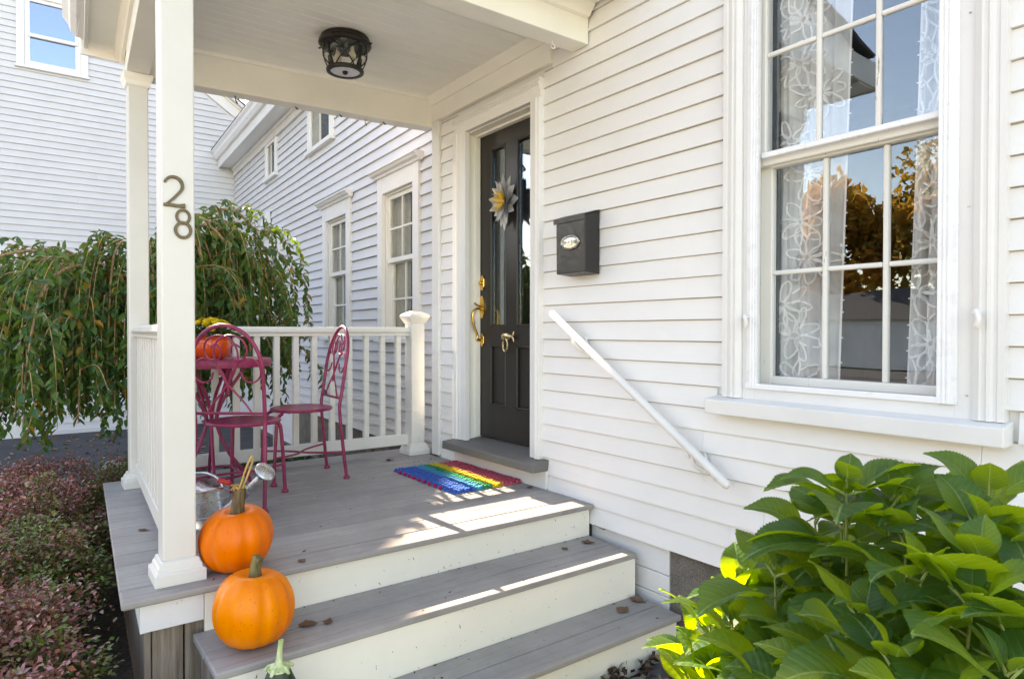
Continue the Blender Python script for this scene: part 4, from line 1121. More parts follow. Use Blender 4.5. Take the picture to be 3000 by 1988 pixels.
for k in range(4):
    a = R(A0 + 90 * k)
    pts = [(lc.x + (lamp_r(z) + 0.004) * math.cos(a), lc.y + (lamp_r(z) + 0.004) * math.sin(a), lc.z + z) for z in (-0.06, -0.09, -0.12, -0.15, -0.18, -0.205)]
    b = MB(); b.tube(pts, 0.0125, 8, flat=0.55); b.build('rib', M['bronze'], la, smooth=True)
    for s in (0, 1):
        pts = []
        for i in range(9):
            t = i / 8; z = -0.066 - 0.134 * t; aa = R(A0 + 90 * k + (12 + 66 * t if s == 0 else 78 - 66 * t))
            pts.append((lc.x + (lamp_r(z) + 0.004) * math.cos(aa), lc.y + (lamp_r(z) + 0.004) * math.sin(aa), lc.z + z))
        b = MB(); b.tube(pts, 0.0042, 6); b.build('cross_bar', M['bronze'], la, smooth=True)
    a = R(A0 + 90 * k + 20)
    b = MB(); b.tube([(lc.x + 0.168 * math.cos(a), lc.y + 0.168 * math.sin(a), lc.z - 0.052), (lc.x + 0.192 * math.cos(a), lc.y + 0.192 * math.sin(a), lc.z - 0.052)], [0.004, 0.006], 8); b.build('screw', M['bronze'], la, smooth=True)
b = MB(); b.lathe([(0.0, -0.200), (0.018, -0.205), (0.018, -0.222), (0.011, -0.228), (0.0, -0.230)], lc, 16); b.build('finial', M['bronze'], la, smooth=True)
for s in (1, -1):
    c = lc + Vector((0.05 * s, 0.03 * s, -0.10))
    b = MB(); b.lathe([(0.012, 0.035), (0.014, 0.01), (0.026, -0.015), (0.024, -0.035), (0.0, -0.045)], c, 14); b.build('bulb', M['bulb'], la, smooth=True)
    b = MB(); b.tube([c + Vector((0, 0, 0.03)), c + Vector((-0.02 * s, -0.01 * s, 0.045))], 0.016, 10); b.build('socket', M['bronze'], la, smooth=True)

la.scale = (0.87, 0.87, 0.96)

# metal flower on the door
wr = thing('flower_wreath', (-3.51, 0.10, 1.78), 'silvery metal flower with yellow centre hanging on the door', 'door flower')
def petal_mesh(L, Wd, cup):
    b = MB(); n = 7
    vs_ = []; fs = []
    for i in range(n + 1):
        t = i / n; w = Wd * math.sin(math.pi * (0.12 + 0.88 * t) ** 0.85) * (1 - 0.0 * t) + 0.002
        if i == n: w = 0.003
        for j, u in enumerate((-1, -0.5, 0, 0.5, 1)):
            vs_.append((L * t, u * w * 0.5, cup * L * t * t + 0.22 * w * (u * u) ))
    for i in range(n):
        for j in range(4):
            a = i * 5 + j; fs.append((a, a + 1, a + 6, a + 5))
    b.add(vs_, fs); return b
def mesh_only(b, name, mat, smooth=True):
    me = bpy.data.meshes.new(name); me.from_pydata(b.v, [], b.f); me.materials.append(mat)
    if smooth: me.polygons.foreach_set('use_smooth', [True] * len(me.polygons))
    return me
petal_grey = leafmat('grey_metal_petal', [(0.30, 0.30, 0.31), (0.45, 0.45, 0.46), (0.58, 0.58, 0.59)], (0.2, 0.2, 0.2), 0.02, 0.35)
petal_gold = leafmat('yellow_petal', [(0.55, 0.33, 0.02), (0.70, 0.42, 0.03), (0.30, 0.22, 0.08)], (0.3, 0.2, 0.02), 0.05, 0.4)
pm1 = mesh_only(petal_mesh(0.185, 0.092, 0.14), 'petal', petal_grey); pm2 = mesh_only(petal_mesh(0.135, 0.075, 0.45), 'petal', petal_grey); pm3 = mesh_only(petal_mesh(0.09, 0.026, 0.65), 'petal', petal_gold)
for pm, n, ph, y in ((pm1, 12, 0, 0.0), (pm2, 11, 0.2, -0.016), (pm3, 13, 0.1, -0.026)):
    for k in range(n):
        a = 2 * math.pi * k / n + ph + rng.uniform(-0.08, 0.08); s = rng.uniform(0.9, 1.08)
        X = Vector((math.cos(a), 0, math.sin(a))); Z = Vector((0, -1, 0)); Y = Z.cross(X)
        mt = Matrix(((X.x, Y.x, Z.x, 0), (X.y, Y.y, Z.y, y), (X.z, Y.z, Z.z, 0), (0, 0, 0, 1)))
        inst('petal', pm, wr, mt @ Matrix.Rotation(rng.uniform(-0.15, 0.15), 4, 'Y') @ Matrix.Diagonal((s, s, s, 1)))
b = MB(); b.lathe([(0.022, 0.0), (0.018, 0.012), (0.0, 0.018)], (0, 0, 0), 14); b.v = [(-3.51 + p[0], 0.08 - p[2], 1.78 + p[1]) for p in b.v]; b.build('flower_centre', M['oldbrass'], wr, smooth=True)

wr.scale = (0.74, 1.0, 1.0)

# doormat
mat_root = thing('doormat', (-3.57, -0.26, 0.0), 'rainbow striped woven rope doormat below the door', 'doormat')
def ropemat(name, c): return simple(name, c, 0.8, 0, 0.2, 120, 0.3, 0.3, bdist=0.002)
MX0, MX1, MY0, MY1 = -3.955, -3.185, -0.505, -0.020
cols = [('blue', (0.035, 0.13, 0.45), 0.0, 0.30), ('teal', (0.03, 0.27, 0.42), 0.30, 0.43), ('green', (0.015, 0.26, 0.11), 0.43, 0.55), ('yellow', (0.66, 0.46, 0.03), 0.55, 0.69), ('orange', (0.58, 0.20, 0.08), 0.69, 0.76), ('pink', (0.55, 0.09, 0.13), 0.76, 1.0)]
pitch = 0.0255
for nm, c, f0_, f1_ in cols:
    b = MB(); y0 = MY0 + (MY1 - MY0) * f0_; y1 = MY0 + (MY1 - MY0) * f1_
    rows = max(1, round((y1 - y0) / 0.0235)); dyy = (y1 - y0) / rows
    for r_ in range(rows):
        yc = y0 + dyy * (r_ + 0.5); nn = int((MX1 - MX0) / pitch)
        for i in range(nn):
            xc = MX0 + pitch * (i + 0.5 + (0.5 if r_ % 2 else 0)); zc = 0.008 + rng.uniform(-0.002, 0.004)
            rx, ry, rz = 0.0155, 0.0125, 0.016; tw = 0.5 * (1 if r_ % 2 else -1); ct, s_t = math.cos(tw), math.sin(tw)
            vv = []
            for (u, v_, w_) in ((-1, 0, 0), (0, -1, 0), (1, 0, 0), (0, 1, 0), (-0.6, -0.5, 0.8), (0.6, -0.5, 0.8), (0.6, 0.5, 0.8), (-0.6, 0.5, 0.8)):
                X_ = u * rx; Y_ = v_ * ry
                vv.append((xc + X_ * ct - Y_ * s_t, yc + X_ * s_t + Y_ * ct, zc + w_ * rz))
            b.add(vv, [(4, 5, 6, 7), (0, 1, 5, 4), (1, 2, 6, 5), (2, 3, 7, 6), (3, 0, 4, 7)])
    b.box(MX0 + 0.004, MX1 - 0.004, y0, y1, 0.001, 0.007)
    ob = b.build('woven_stripe', ropemat(nm + '_rope', c), mat_root, smooth=True, sharp=180); ob['label'] = nm.replace('_', ' ') + ' rope stripe of the mat'
for i in range(9):
    xc = MX0 + 0.10 + i * 0.065
    b = MB(); b.lathe([(0.0, -0.011), (0.010, -0.007), (0.0125, 0.0), (0.010, 0.008), (0.0, 0.012)], (xc, MY0 - 0.004, 0.012), 8); b.build('knot', ropemat('red_rope', (0.42, 0.02, 0.06)) if i == 0 else bpy.data.materials['red_rope'], mat_root, smooth=True)

# pumpkins and squash
def pumpkin(name, loc, rad, h, label, mat, ribs, lean, sc):
    t = thing(name, loc, label, 'pumpkin', 'pumpkins down the side of the steps')
    b = MB(); n = 64; prof = []
    K = 18
    for i in range(K + 1):
        a = math.pi * i / K
        r_ = rad * (math.sin(a) ** 0.72); z = -math.cos(a) * h / 2 + h / 2
        if i == 0: r_ = 0.004; z += 0.018
        if i == 1: z += 0.004
        if i >= K - 1: z -= 0.012 * (i - K + 2)
        if i == K: r_ = 0.012
        prof.append((r_, z))
    c = Vector(loc); b.lathe(prof, (0, 0, 0), n)
    out = []
    for p in b.v:
        a = math.atan2(p[1], p[0]); rr = math.hypot(p[0], p[1])
        g = 1 - (0.062 + 0.02 * math.sin(5 * a + sc)) * (abs(math.cos(a * ribs / 2 + 0.4 * math.sin(a))) ** 7) * min(1, rr / (rad * 0.4))
        g *= 1 + 0.03 * math.sin(2 * a + sc) + 0.02 * math.sin(3 * a + 2 * sc)
        q = Vector((p[0] * g, p[1] * g, p[2] + 0.012 * math.sin(a + sc) * rr / rad))
        out.append(q)
    mr = Matrix.Rotation(lean[0], 3, 'X') @ Matrix.Rotation(lean[1], 3, 'Y')
    out = [mr @ q for q in out]
    mz = min(q.z for q in out)
    b.v = [tuple(Vector((q.x, q.y, q.z - mz + 0.0005)) + c) for q in out]
    top = mr @ Vector((0, 0, h - 0.03)) + Vector((0, 0, -mz)) + c
    b.build('flesh', mat, t, smooth=True, sharp=180)
    return t, top
t, top = pumpkin('pumpkin', (-2.700, -1.795, 0.0005), 0.137, 0.245, 'deep orange pumpkin with thick brown stem on the deck by the post', M['pumpkin_a'], 11, (0.02, 0.10), 0.6)
def stem(t, pts, rs, mat, nrib=5, name='stem'):
    b = MB(); b.tube(smooth_path(pts, 4), rs, 15)
    n = 15
    vv = []
    P_ = smooth_path(pts, 4)
    for i, p in enumerate(b.v):
        c = P_[i // n]; d_ = Vector(p) - c
        vv.append(tuple(c + d_ * (1.12 if (i % n) % 3 == 0 else 0.88)))
    b.v = vv
    return b.build(name, mat, t, smooth=True, sharp=180)
stem(t, [top + Vector((0, 0, -0.01)), top + Vector((0, 0, 0.03)), top + Vector((-0.004, 0.006, 0.065)), top + Vector((-0.006, 0.01, 0.10))], [0.036, 0.030, 0.027, 0.0255, 0.0245, 0.024, 0.0235, 0.023, 0.023, 0.023, 0.024, 0.024, 0.023], M['stem_brown'])
b = MB(); q = top + Vector((-0.005, 0.01, 0.10))
for i in range(10):
    a = rng.uniform(0, 6.28); b.tube(smooth_path([q + Vector((0.01 * math.cos(a), 0.01 * math.sin(a), -0.012)), q + Vector((0.02 * math.cos(a), 0.02 * math.sin(a), 0.012)), q + Vector((0.03 * math.cos(a + 0.5), 0.03 * math.sin(a + 0.5), rng.uniform(-0.01, 0.016)))], 3), 0.003, 5)
b.tube(smooth_path([q, q + Vector((0.0, 0.012, 0.035)), q + Vector((-0.01, 0.028, 0.075)), q + Vector((-0.012, 0.048, 0.115)), q + Vector((-0.012, 0.056, 0.112)), q + Vector((-0.008, 0.046, 0.08)), q + Vector((0.0, 0.02, 0.02))], 4), 0.0038, 6)
b.build('tendril', M['straw'], t, smooth=True)
t, top = pumpkin('pumpkin', (-2.395, -1.818, -0.1725), 0.141, 0.262, 'bright orange pumpkin with green stem on the upper tread', M['pumpkin_b'], 13, (-0.02, 0.03), 2.0)
stem(t, [top + Vector((0, 0, -0.012)), top + Vector((0, 0.002, 0.02)), top + Vector((-0.002, 0.004, 0.05)), top + Vector((0.004, 0.012, 0.078))], [0.036, 0.028, 0.024, 0.022, 0.020, 0.019, 0.018, 0.0175, 0.0175, 0.017, 0.018, 0.018, 0.016], M['stem_green'])
sq = thing('squash', (-2.10, -1.815, -0.386), 'dark green striped squash with pale lime stem on the lower tread', 'squash')
c = Vector((-2.10, -1.815, -0.386))
b = MB(); b.lathe([(0.0, 0.0), (0.04, 0.004), (0.066, 0.03), (0.078, 0.08), (0.074, 0.13), (0.060, 0.18), (0.043, 0.22), (0.034, 0.243), (0.030, 0.250)], c, 40, ribs=10, ribd=0.06); b.build('flesh', M['squash'], sq, smooth=True, sharp=180)
b = MB(); q = c + Vector((0, 0, 0.245)); b.tube(smooth_path([q, q + Vector((0, 0.0, 0.02)), q + Vector((-0.003, 0.003, 0.05)), q + Vector((-0.006, 0.008, 0.088))], 4), [0.036, 0.034, 0.026, 0.018, 0.014, 0.011, 0.010, 0.009, 0.009, 0.008, 0.008, 0.008, 0.008], 10)
for k in range(5):
    a = 1.2566 * k + 0.4; b.tube([q + Vector((0, 0, 0.012)), q + Vector((0.034 * math.cos(a), 0.034 * math.sin(a), 0.006)), q + Vector((0.046 * math.cos(a), 0.046 * math.sin(a), -0.004))], [0.012, 0.008, 0.004], 7)
b.build('stem', M['stem_lime'], sq, smooth=True)

# watering can
wc = Vector((-3.42, -1.775, 0.0005))
w = thing('watering_can', tuple(wc), 'galvanised watering can with long spout and round rose', 'watering can')
b = MB(); b.lathe([(0.118, 0.0), (0.120, 0.004), (0.117, 0.010), (0.117, 0.05), (0.120, 0.053), (0.117, 0.056), (0.117, 0.125), (0.120, 0.128), (0.117, 0.131), (0.117, 0.172), (0.121, 0.176), (0.117, 0.180), (0.1, 0.186)], wc, 40, cap=False); b.f.append(tuple(range(39, -1, -1)))
b.build('body', M['galv'], w, smooth=True)
dv = Vector((0.71, 0.70, 0)); tv = Vector((-0.70, 0.71, 0))
b = MB(); ring = []
for i in range(21):
    a = math.pi * i / 20 - math.pi / 2
    ring.append(wc + (dv * math.cos(a) + tv * math.sin(a)) * 0.117 + Vector((0, 0, 0.180)))
vs_ = [tuple(p) for p in ring] + [tuple(wc + (tv * math.sin(math.pi * i / 20 - math.pi / 2)) * 0.117 + dv * 0.002 + Vector((0, 0, 0.180 + 0.03 * math.cos(math.pi * i / 20 - math.pi / 2)))) for i in range(21)]
b.add(vs_, [(i, i + 1, 22 + i, 21 + i) for i in range(20)]); b.build('hood', M['galv'], w, smooth=True)
b = MB(); s0 = wc + dv * 0.10 + Vector((0, 0, 0.035)); s1 = wc + dv * 0.30 + Vector((0, 0, 0.235))
b.tube([s0, s0.lerp(s1, 0.5), s0.lerp(s1, 0.86), s0.lerp(s1, 0.88), s0.lerp(s1, 0.92), s1], [0.036, 0.025, 0.0165, 0.019, 0.017, 0.016], 16); b.build('spout', M['galv'], w, smooth=True)
b = MB(); ax = (s1 - s0).normalized(); ax = (ax + Vector((0.25, -0.1, 0.1))).normalized()
prof = [(0.016, -0.005), (0.020, 0.012), (0.044, 0.034), (0.0505, 0.040), (0.0505, 0.046), (0.044, 0.052), (0.022, 0.058), (0.0, 0.060)]
X = ax.orthogonal().normalized(); Y = ax.cross(X); n = 28; vs_ = []
for r_, z in prof:
    for j in range(n):
        a = 2 * math.pi * j / n; vs_.append(tuple(s1 + ax * z + X * (r_ * math.cos(a)) + Y * (r_ * math.sin(a))))
b.add(vs_, [(i * n + j, i * n + (j + 1) % n, (i + 1) * n + (j + 1) % n, (i + 1) * n + j) for i in range(len(prof) - 1) for j in range(n)]); rose = b.build('rose', M['galv'], w, smooth=True)
b = MB()
for ring_r, cnt, z in ((0.012, 6, 0.059), (0.024, 12, 0.0575), (0.036, 18, 0.0545)):
    for j in range(cnt):
        a = 2 * math.pi * j / cnt; p = s1 + ax * z + X * (ring_r * math.cos(a)) + Y * (ring_r * math.sin(a)); b.tube([p - ax * 0.001, p + ax * 0.0006], 0.0016, 6)
b.build('hole', M['dark'], rose)
b = MB(); b.tube(smooth_path([wc + dv * 0.112 + Vector((0, 0, 0.172)), wc + dv * 0.075 + Vector((0, 0, 0.225)), wc + Vector((0, 0, 0.245)), wc - dv * 0.09 + Vector((0, 0, 0.225)), wc - dv * 0.125 + Vector((0, 0, 0.14)), wc - dv * 0.118 + Vector((0, 0, 0.06))], 5), 0.006, 8); b.build('handle', M['galv'], w, smooth=True)
b = MB(); b.tube([wc + dv * 0.085 + tv * 0.0 + Vector((0, 0, 0.213)), wc + dv * 0.145 + Vector((0.0, 0.0, 0.200))], [0.012, 0.012], 10); b.build('grip', M['red'], w, smooth=True)
b = MB(); b.tube([s0.lerp(s1, 0.6), wc + dv * 0.10 + Vector((0, 0, 0.178))], 0.004, 6); b.build('brace', M['galv'], w, smooth=True)
# glass saucer leaning by the post
gs = MB(); n = 28
gs.lathe([(0.0, 0.0), (0.05, 0.0), (0.066, 0.010), (0.068, 0.012), (0.05, 0.004), (0.0, 0.004)], (0, 0, 0), n)
gs.v = [(-3.36 + p[2] * 0.9 + 0.02, -1.90 + p[0], 0.068 + p[1] * 0.98) for p in gs.v]
tag(gs.build('glass_saucer', M['lampglass'], smooth=True, org=(-3.36, -1.90, 0.0)), 'clear round glass saucer standing on edge behind the front post', 'saucer')

# ---------------------------------------------------------------- bistro set
def chair(loc, rz, label):
    t = thing('bistro_chair', (0, 0, 0), label, 'chair', 'magenta metal bistro chairs')
    r = 0.0105
    up = lambda s: [(s * 0.188, -0.235, 0.012), (s * 0.184, -0.215, 0.20), (s * 0.178, -0.195, 0.43), (s * 0.180, -0.205, 0.52), (s * 0.182, -0.235, 0.72)]
    left = smooth_path(up(1), 5); right = smooth_path(up(-1), 5)
    top = [(0.182 * math.cos(R(a)), -0.235 - 0.045 * math.sin(R(a)), 0.72 + 0.235 * math.sin(R(a))) for a in range(8, 173, 8)]
    b = MB(); b.tube(left + [Vector(p) for p in top] + right[::-1], r, 10); b.build('back_frame', M['magenta'], t, smooth=True)
    def bp(x, z):   # point on the back panel
        f_ = min(1, max(0, (z - 0.5) / 0.45)); return (x, -0.200 - 0.075 * f_ ** 1.2, z)
    b = MB(); b.tube([bp(-0.18, 0.505), bp(0, 0.505), bp(0.18, 0.505)], 0.0075, 8); b.build('cross_rail', M['magenta'], t, smooth=True)
    for s in (1, -1):
        pts = [(0.115, 0.505), (0.07, 0.57), (0.0, 0.655), (-0.045, 0.74), (-0.060, 0.82), (-0.03, 0.885), (0.03, 0.905), (0.085, 0.885), (0.108, 0.83), (0.085, 0.785), (0.04, 0.785), (0.022, 0.825), (0.045, 0.86), (0.075, 0.845)]
        b = MB(); b.tube(smooth_path([bp(s * x, z) for x, z in pts], 5), 0.0052, 7); b.build('scroll', M['magenta'], t, smooth=True)
        pts = [(0.0, 0.60), (0.01, 0.68), (0.05, 0.755), (0.11, 0.79), (0.16, 0.76), (0.168, 0.70), (0.13, 0.665), (0.085, 0.68), (0.07, 0.72)]
        b = MB(); b.tube(smooth_path([bp(s * x, z) for x, z in pts], 5), 0.0052, 7); b.build('scroll', M['magenta'], t, smooth=True)
    b = MB(); n = 40; vs_ = []
    prof = [(0.0, 0.446), (0.15, 0.4465), (0.176, 0.449), (0.187, 0.446), (0.191, 0.438), (0.187, 0.430), (0.176, 0.428), (0.0, 0.430)]
    def sqr(a): return 1 + 0.05 * math.cos(4 * a)**2
    for rr, z in prof:
        for j in range(n):
            a = 2 * math.pi * j / n; vs_.append((rr * math.cos(a), -0.01 + rr * math.sin(a), z))
    b.add(vs_, [(i * n + j, i * n + (j + 1) % n, (i + 1) * n + (j + 1) % n, (i + 1) * n + j) for i in range(len(prof) - 1) for j in range(n)]); b.build('seat', M['magenta'], t, smooth=True)
    for s in (1, -1):
        b = MB(); b.tube(smooth_path([(s * 0.10, 0.135, 0.424), (s * 0.125, 0.165, 0.405), (s * 0.137, 0.178, 0.36), (s * 0.145, 0.19, 0.2), (s * 0.152, 0.20, 0.012)], 5), r, 10); b.build('leg', M['magenta'], t, smooth=True)
    for x, y in ((0.188, -0.235), (-0.188, -0.235), (0.152, 0.20), (-0.152, 0.20)):
        b = MB(); b.lathe([(0.0, 0.001), (0.019, 0.001), (0.021, 0.008), (0.018, 0.016), (0.011, 0.022)], (x, y, 0), 14); b.build('foot_cap', M['magenta'], t, smooth=True)
    for q in ([(0.148, 0.193, 0.165), (0.09, 0.08, 0.163), (0.0, 0.0, 0.162), (-0.09, 0.08, 0.163), (-0.148, 0.193, 0.165)], [(0.186, -0.222, 0.17), (0.10, -0.09, 0.165), (0.0, -0.011, 0.1625), (-0.10, -0.09, 0.165), (-0.186, -0.222, 0.17)]):
        b = MB(); b.tube(smooth_path(q, 6), 0.0065, 8); b.build('brace', M['magenta'], t, smooth=True)
    t.location = loc; t.rotation_euler = (0, 0, rz)
    return t
F_ = lambda dx, dy: math.atan2(dy, dx) - math.pi / 2
c1 = chair((-3.735, -1.50, 0.0005), F_(-0.817, 0.576), 'magenta bistro chair with its scrolled back turned to the steps')
c2 = copy_tree(c1); c2.location = (-4.135, -1.065, 0.0005); c2.rotation_euler = (0, 0, F_(-0.04, -1.0)); c2['label'] = 'magenta bistro chair seen edge-on by the back railing'

tb = thing('bistro_table', (0, 0, 0), 'round magenta metal table between the two chairs', 'table')
b = MB(); b.lathe([(0.0, 0.742), (0.315, 0.742), (0.322, 0.722), (0.330, 0.722), (0.333, 0.735), (0.333, 0.760), (0.328, 0.766), (0.0, 0.766)], (0, 0, 0), 56); b.build('tabletop', M['magenta'], tb, smooth=True)
for k in range(6):
    a = math.pi / 3 * k + 0.3; tw = 0.55
    pts = []
    for rr, z, q in ((0.20, 0.742, 0.0), (0.15, 0.66, 0.15), (0.075, 0.54, 0.45), (0.034, 0.43, 0.8), (0.038, 0.36, 1.0), (0.10, 0.22, 1.1), (0.20, 0.09, 1.1), (0.262, 0.012, 1.1)):
        pts.append((rr * math.cos(a + tw * q), rr * math.sin(a + tw * q), z))
    b = MB(); b.tube(smooth_path(pts, 5), 0.0095, 9); b.build('leg', M['magenta'], tb, smooth=True)
for rr, z in ((0.046, 0.40), (0.20, 0.095)):
    b = MB(); b.tube([(rr * math.cos(R(a)), rr * math.sin(R(a)), z) for a in range(0, 360, 10)], 0.008, 8, closed=True); b.build('ring', M['magenta'], tb, smooth=True)
tb.location = (-4.135, -1.585, 0.0005)
# pot of mums
pc = Vector((-4.10, -1.60, 0.7675))
pt = thing('flower_pot', tuple(pc), 'glossy orange pumpkin-shaped pot on the magenta table', 'flower pot')
b = MB(); b.lathe([(0.0, 0.0), (0.07, 0.0), (0.095, 0.015), (0.113, 0.055), (0.116, 0.09), (0.108, 0.122), (0.096, 0.135), (0.092, 0.130), (0.10, 0.10), (0.0, 0.098)], pc, 60, ribs=12, ribd=0.05); b.build('pot', M['orange_pot'], pt, smooth=True, sharp=180)
# ================================================================== PLANTS
def unit(a): return a / np.maximum(1e-9, np.linalg.norm(a, axis=-1, keepdims=True))
def leaf_cloud(name, mat, pos, dirs, nor, L, Wd, rnd, parent=None, six=False, fold=0.25, droop=0.15, org=None):
    """many small folded leaves in one mesh"""
    pos = np.asarray(pos, float); dirs = unit(np.asarray(dirs, float)); nor = np.asarray(nor, float)
    nor = unit(nor - dirs * np.sum(nor * dirs, 1, keepdims=True)); side = np.cross(dirs, nor)
    n = len(pos); L = np.broadcast_to(L, (n,))[:, None]; Wd = np.broadcast_to(Wd, (n,))[:, None]
    if six:
        pr = [(0, 0, 0), (0.28, 0.46, fold), (0.68, 0.34, fold), (1.0, 0, 0), (0.68, -0.34, fold), (0.28, -0.46, fold)]
        k = 6; fl = [(0, 1, 2, 3), (0, 3, 4, 5)]
    else:
        pr = [(0, 0, 0), (0.45, 0.5, fold), (1.0, 0, 0), (0.45, -0.5, fold)]
        k = 4; fl = [(0, 1, 2), (0, 2, 3)]
    V = np.zeros((n, k, 3))
    for i, (a, s, f_) in enumerate(pr):
        V[:, i] = pos + dirs * L * a + side * Wd * s + nor * (Wd * f_ - L * droop * a * a)
    o = np.array(org if org is not None else (tuple(ORG[parent]) if parent is not None else (0, 0, 0)))
    V = (V.reshape(-1, 3) - o)
    m = len(fl[0]); F = (np.array(fl)[None] + (np.arange(n) * k)[:, None, None]).reshape(-1, m)
    me = bpy.data.meshes.new(name)
    me.vertices.add(len(V)); me.vertices.foreach_set('co', V.ravel())
    me.loops.add(F.size); me.loops.foreach_set('vertex_index', F.ravel().astype(np.int32))
    me.polygons.add(len(F)); me.polygons.foreach_set('loop_start', (np.arange(len(F)) * m).astype(np.int32))
    me.update(calc_edges=True)
    at = me.attributes.new('rnd', 'FLOAT', 'FACE')
    at.data.foreach_set('value', np.repeat(np.asarray(rnd, float), len(fl)).astype(np.float32))
    me.materials.append(mat)
    ob = bpy.data.objects.new(name, me); COL.objects.link(ob)
    if parent is not None: ob.parent = parent
    else: ob.location = o
    ORG[ob] = Vector(o)
    return ob

nr = np.random.default_rng(5)

# ------------------------------------------------------------------ hydrangea: broad serrated leaves, each one a part
def hyd_leaf(nm, mat, width, fold, droop, wave, seed):
    rr = random.Random(seed); b = MB(); n = 44; cols = (-1, -0.88, -0.58, -0.25, 0, 0.25, 0.58, 0.88, 1)
    vs_ = []; fs = []; uvs = []
    nc = len(cols); ph = rr.uniform(0, 6)
    for i in range(n + 1):
        t = i / n
        w = width * 0.5 * (math.sin(math.pi * t ** 0.80) ** 0.66) * (1.04 - 0.20 * t)
        if t > 0.80: w *= 1 - 0.55 * ((t - 0.80) / 0.20) ** 0.8
        if i == 0: w = 0.004
        if i == n: w = 0.0
        zc = 0.10 * math.sin(t * 2.6) - droop * t ** 3
        for u in cols:
            ww = w
            if abs(u) == 1: ww = w * (1 + (0.042 if i % 2 else -0.030) * (1 if 0.05 < t < 0.97 else 0))
            yv = u * ww; q = abs(u)
            z = zc + fold * abs(yv) * (1 - 0.5 * q) + wave * 0.022 * math.sin(8 * t + ph + (2 if u > 0 else 0)) * q ** 2
            z += 0.0022 * math.sin((t - q * w * 0.75) * 8.5 * 2 * math.pi) * q * (1 - q) * 3
            vs_.append((t + (0.014 if q == 1 and i % 2 else 0), yv, z)); uvs.append((t, u * w / 1.0 + 0.5))
    for i in range(n):
        for j in range(nc - 1):
            a = i * nc + j; fs.append((a + nc, a + nc + 1, a + 1, a))
    me = bpy.data.meshes.new(nm); me.from_pydata(vs_, [], fs)
    uv = me.uv_layers.new(name='UVMap')
    for lp in me.loops: uv.data[lp.index].uv = uvs[lp.vertex_index]
    me.polygons.foreach_set('use_smooth', [True] * len(me.polygons)); me.materials.append(mat)
    return me
hmat = leafmat('hydrangea_leaf', [(0.014, 0.062, 0.024), (0.019, 0.082, 0.028), (0.029, 0.102, 0.028), (0.052, 0.125, 0.024)], (0.52, 0.76, 0.014), 0.42, 0.42, 'obj', (0.070, 0.110, 0.022), 0.4, True)
hl = [hyd_leaf('hydrangea_leaf', hmat, 0.84 + 0.05 * (i % 3), (0.30, 0.55, 0.15, 0.40, 0.70)[i], (0.16, 0.26, 0.08, 0.32, 0.12)[i], (0.6, 1.0, 1.6, 0.8, 1.2)[i], i) for i in range(5)]
hy = thing('hydrangea', (-0.65, -0.85, -0.60), 'big hydrangea bush with broad serrated green leaves under the tall window', 'hydrangea')
hr_ = random.Random(21)
tips = [(-0.690, -1.065, 0.600), (-0.489, -0.900, 0.600), (-0.495, -1.192, 0.505), (-0.845, -1.079, 0.385), (-0.860, -0.880, 0.47), (-0.671, -1.181, 0.330), (-1.024, -1.074, 0.175), (-0.875, -1.125, 0.150), (-0.477, -1.337, 0.400), (-0.403, -1.236, 0.50), (-0.424, -1.012, 0.540), (-0.334, -1.312, 0.43), (-0.400, -1.40, 0.37), (-0.582, -1.314, 0.29), (-0.692, -0.840, 0.470), (-1.049, -0.920, 0.225), (-0.925, -0.82, 0.270), (-0.620, -0.66, 0.490), (-0.940, -1.187, 0.11), (-0.350, -1.118, 0.49),
        (-0.77, -1.22, 0.20), (-1.12, -0.955, 0.040), (-0.45, -0.55, 0.45), (-0.25, -0.85, 0.50), (-1.04, -0.79, 0.18), (-1.09, -0.875, 0.10), (-0.92, -0.99, 0.14), (-1.10, -1.03, 0.03)]
def leaf_mat(p, az, el, roll, size):
    X = Vector((math.cos(az) * math.cos(el), math.sin(az) * math.cos(el), math.sin(el)))
    Z = Vector((-math.cos(az) * math.sin(el), -math.sin(az) * math.sin(el), math.cos(el)))
    Y = Z.cross(X)
    return Matrix(((X.x, Y.x, Z.x, p.x), (X.y, Y.y, Z.y, p.y), (X.z, Y.z, Z.z, p.z), (0, 0, 0, 1))) @ Matrix.Rotation(roll, 4, 'X') @ Matrix.Diagonal((size, size * hr_.uniform(0.9, 1.06), size, 1))
tips += [(-0.77, -1.00, 0.36), (-0.58, -1.05, 0.52), (-0.56, -1.26, 0.42), (-0.42, -1.14, 0.53), (-0.93, -1.12, 0.24), (-0.76, -1.13, 0.28), (-0.47, -1.00, 0.56), (-0.36, -1.22, 0.46), (-0.62, -0.95, 0.53), (-0.97, -0.90, 0.22), (-0.68, -1.24, 0.22), (-0.50, -1.38, 0.30), (-0.78, -0.78, 0.42), (-0.55, -0.80, 0.52), (-0.45, -1.26, 0.44), (-0.86, -1.20, 0.08), (-0.30, -1.20, 0.46), (-0.98, -0.80, 0.20), (-1.15, -1.0, -0.02), (-1.05, -0.72, 0.15), (-0.72, -1.02, 0.56), (-0.63, -1.0, 0.575), (-0.76, -0.95, 0.50)]
HB = ORG[hy]; PL = []; petb = MB()
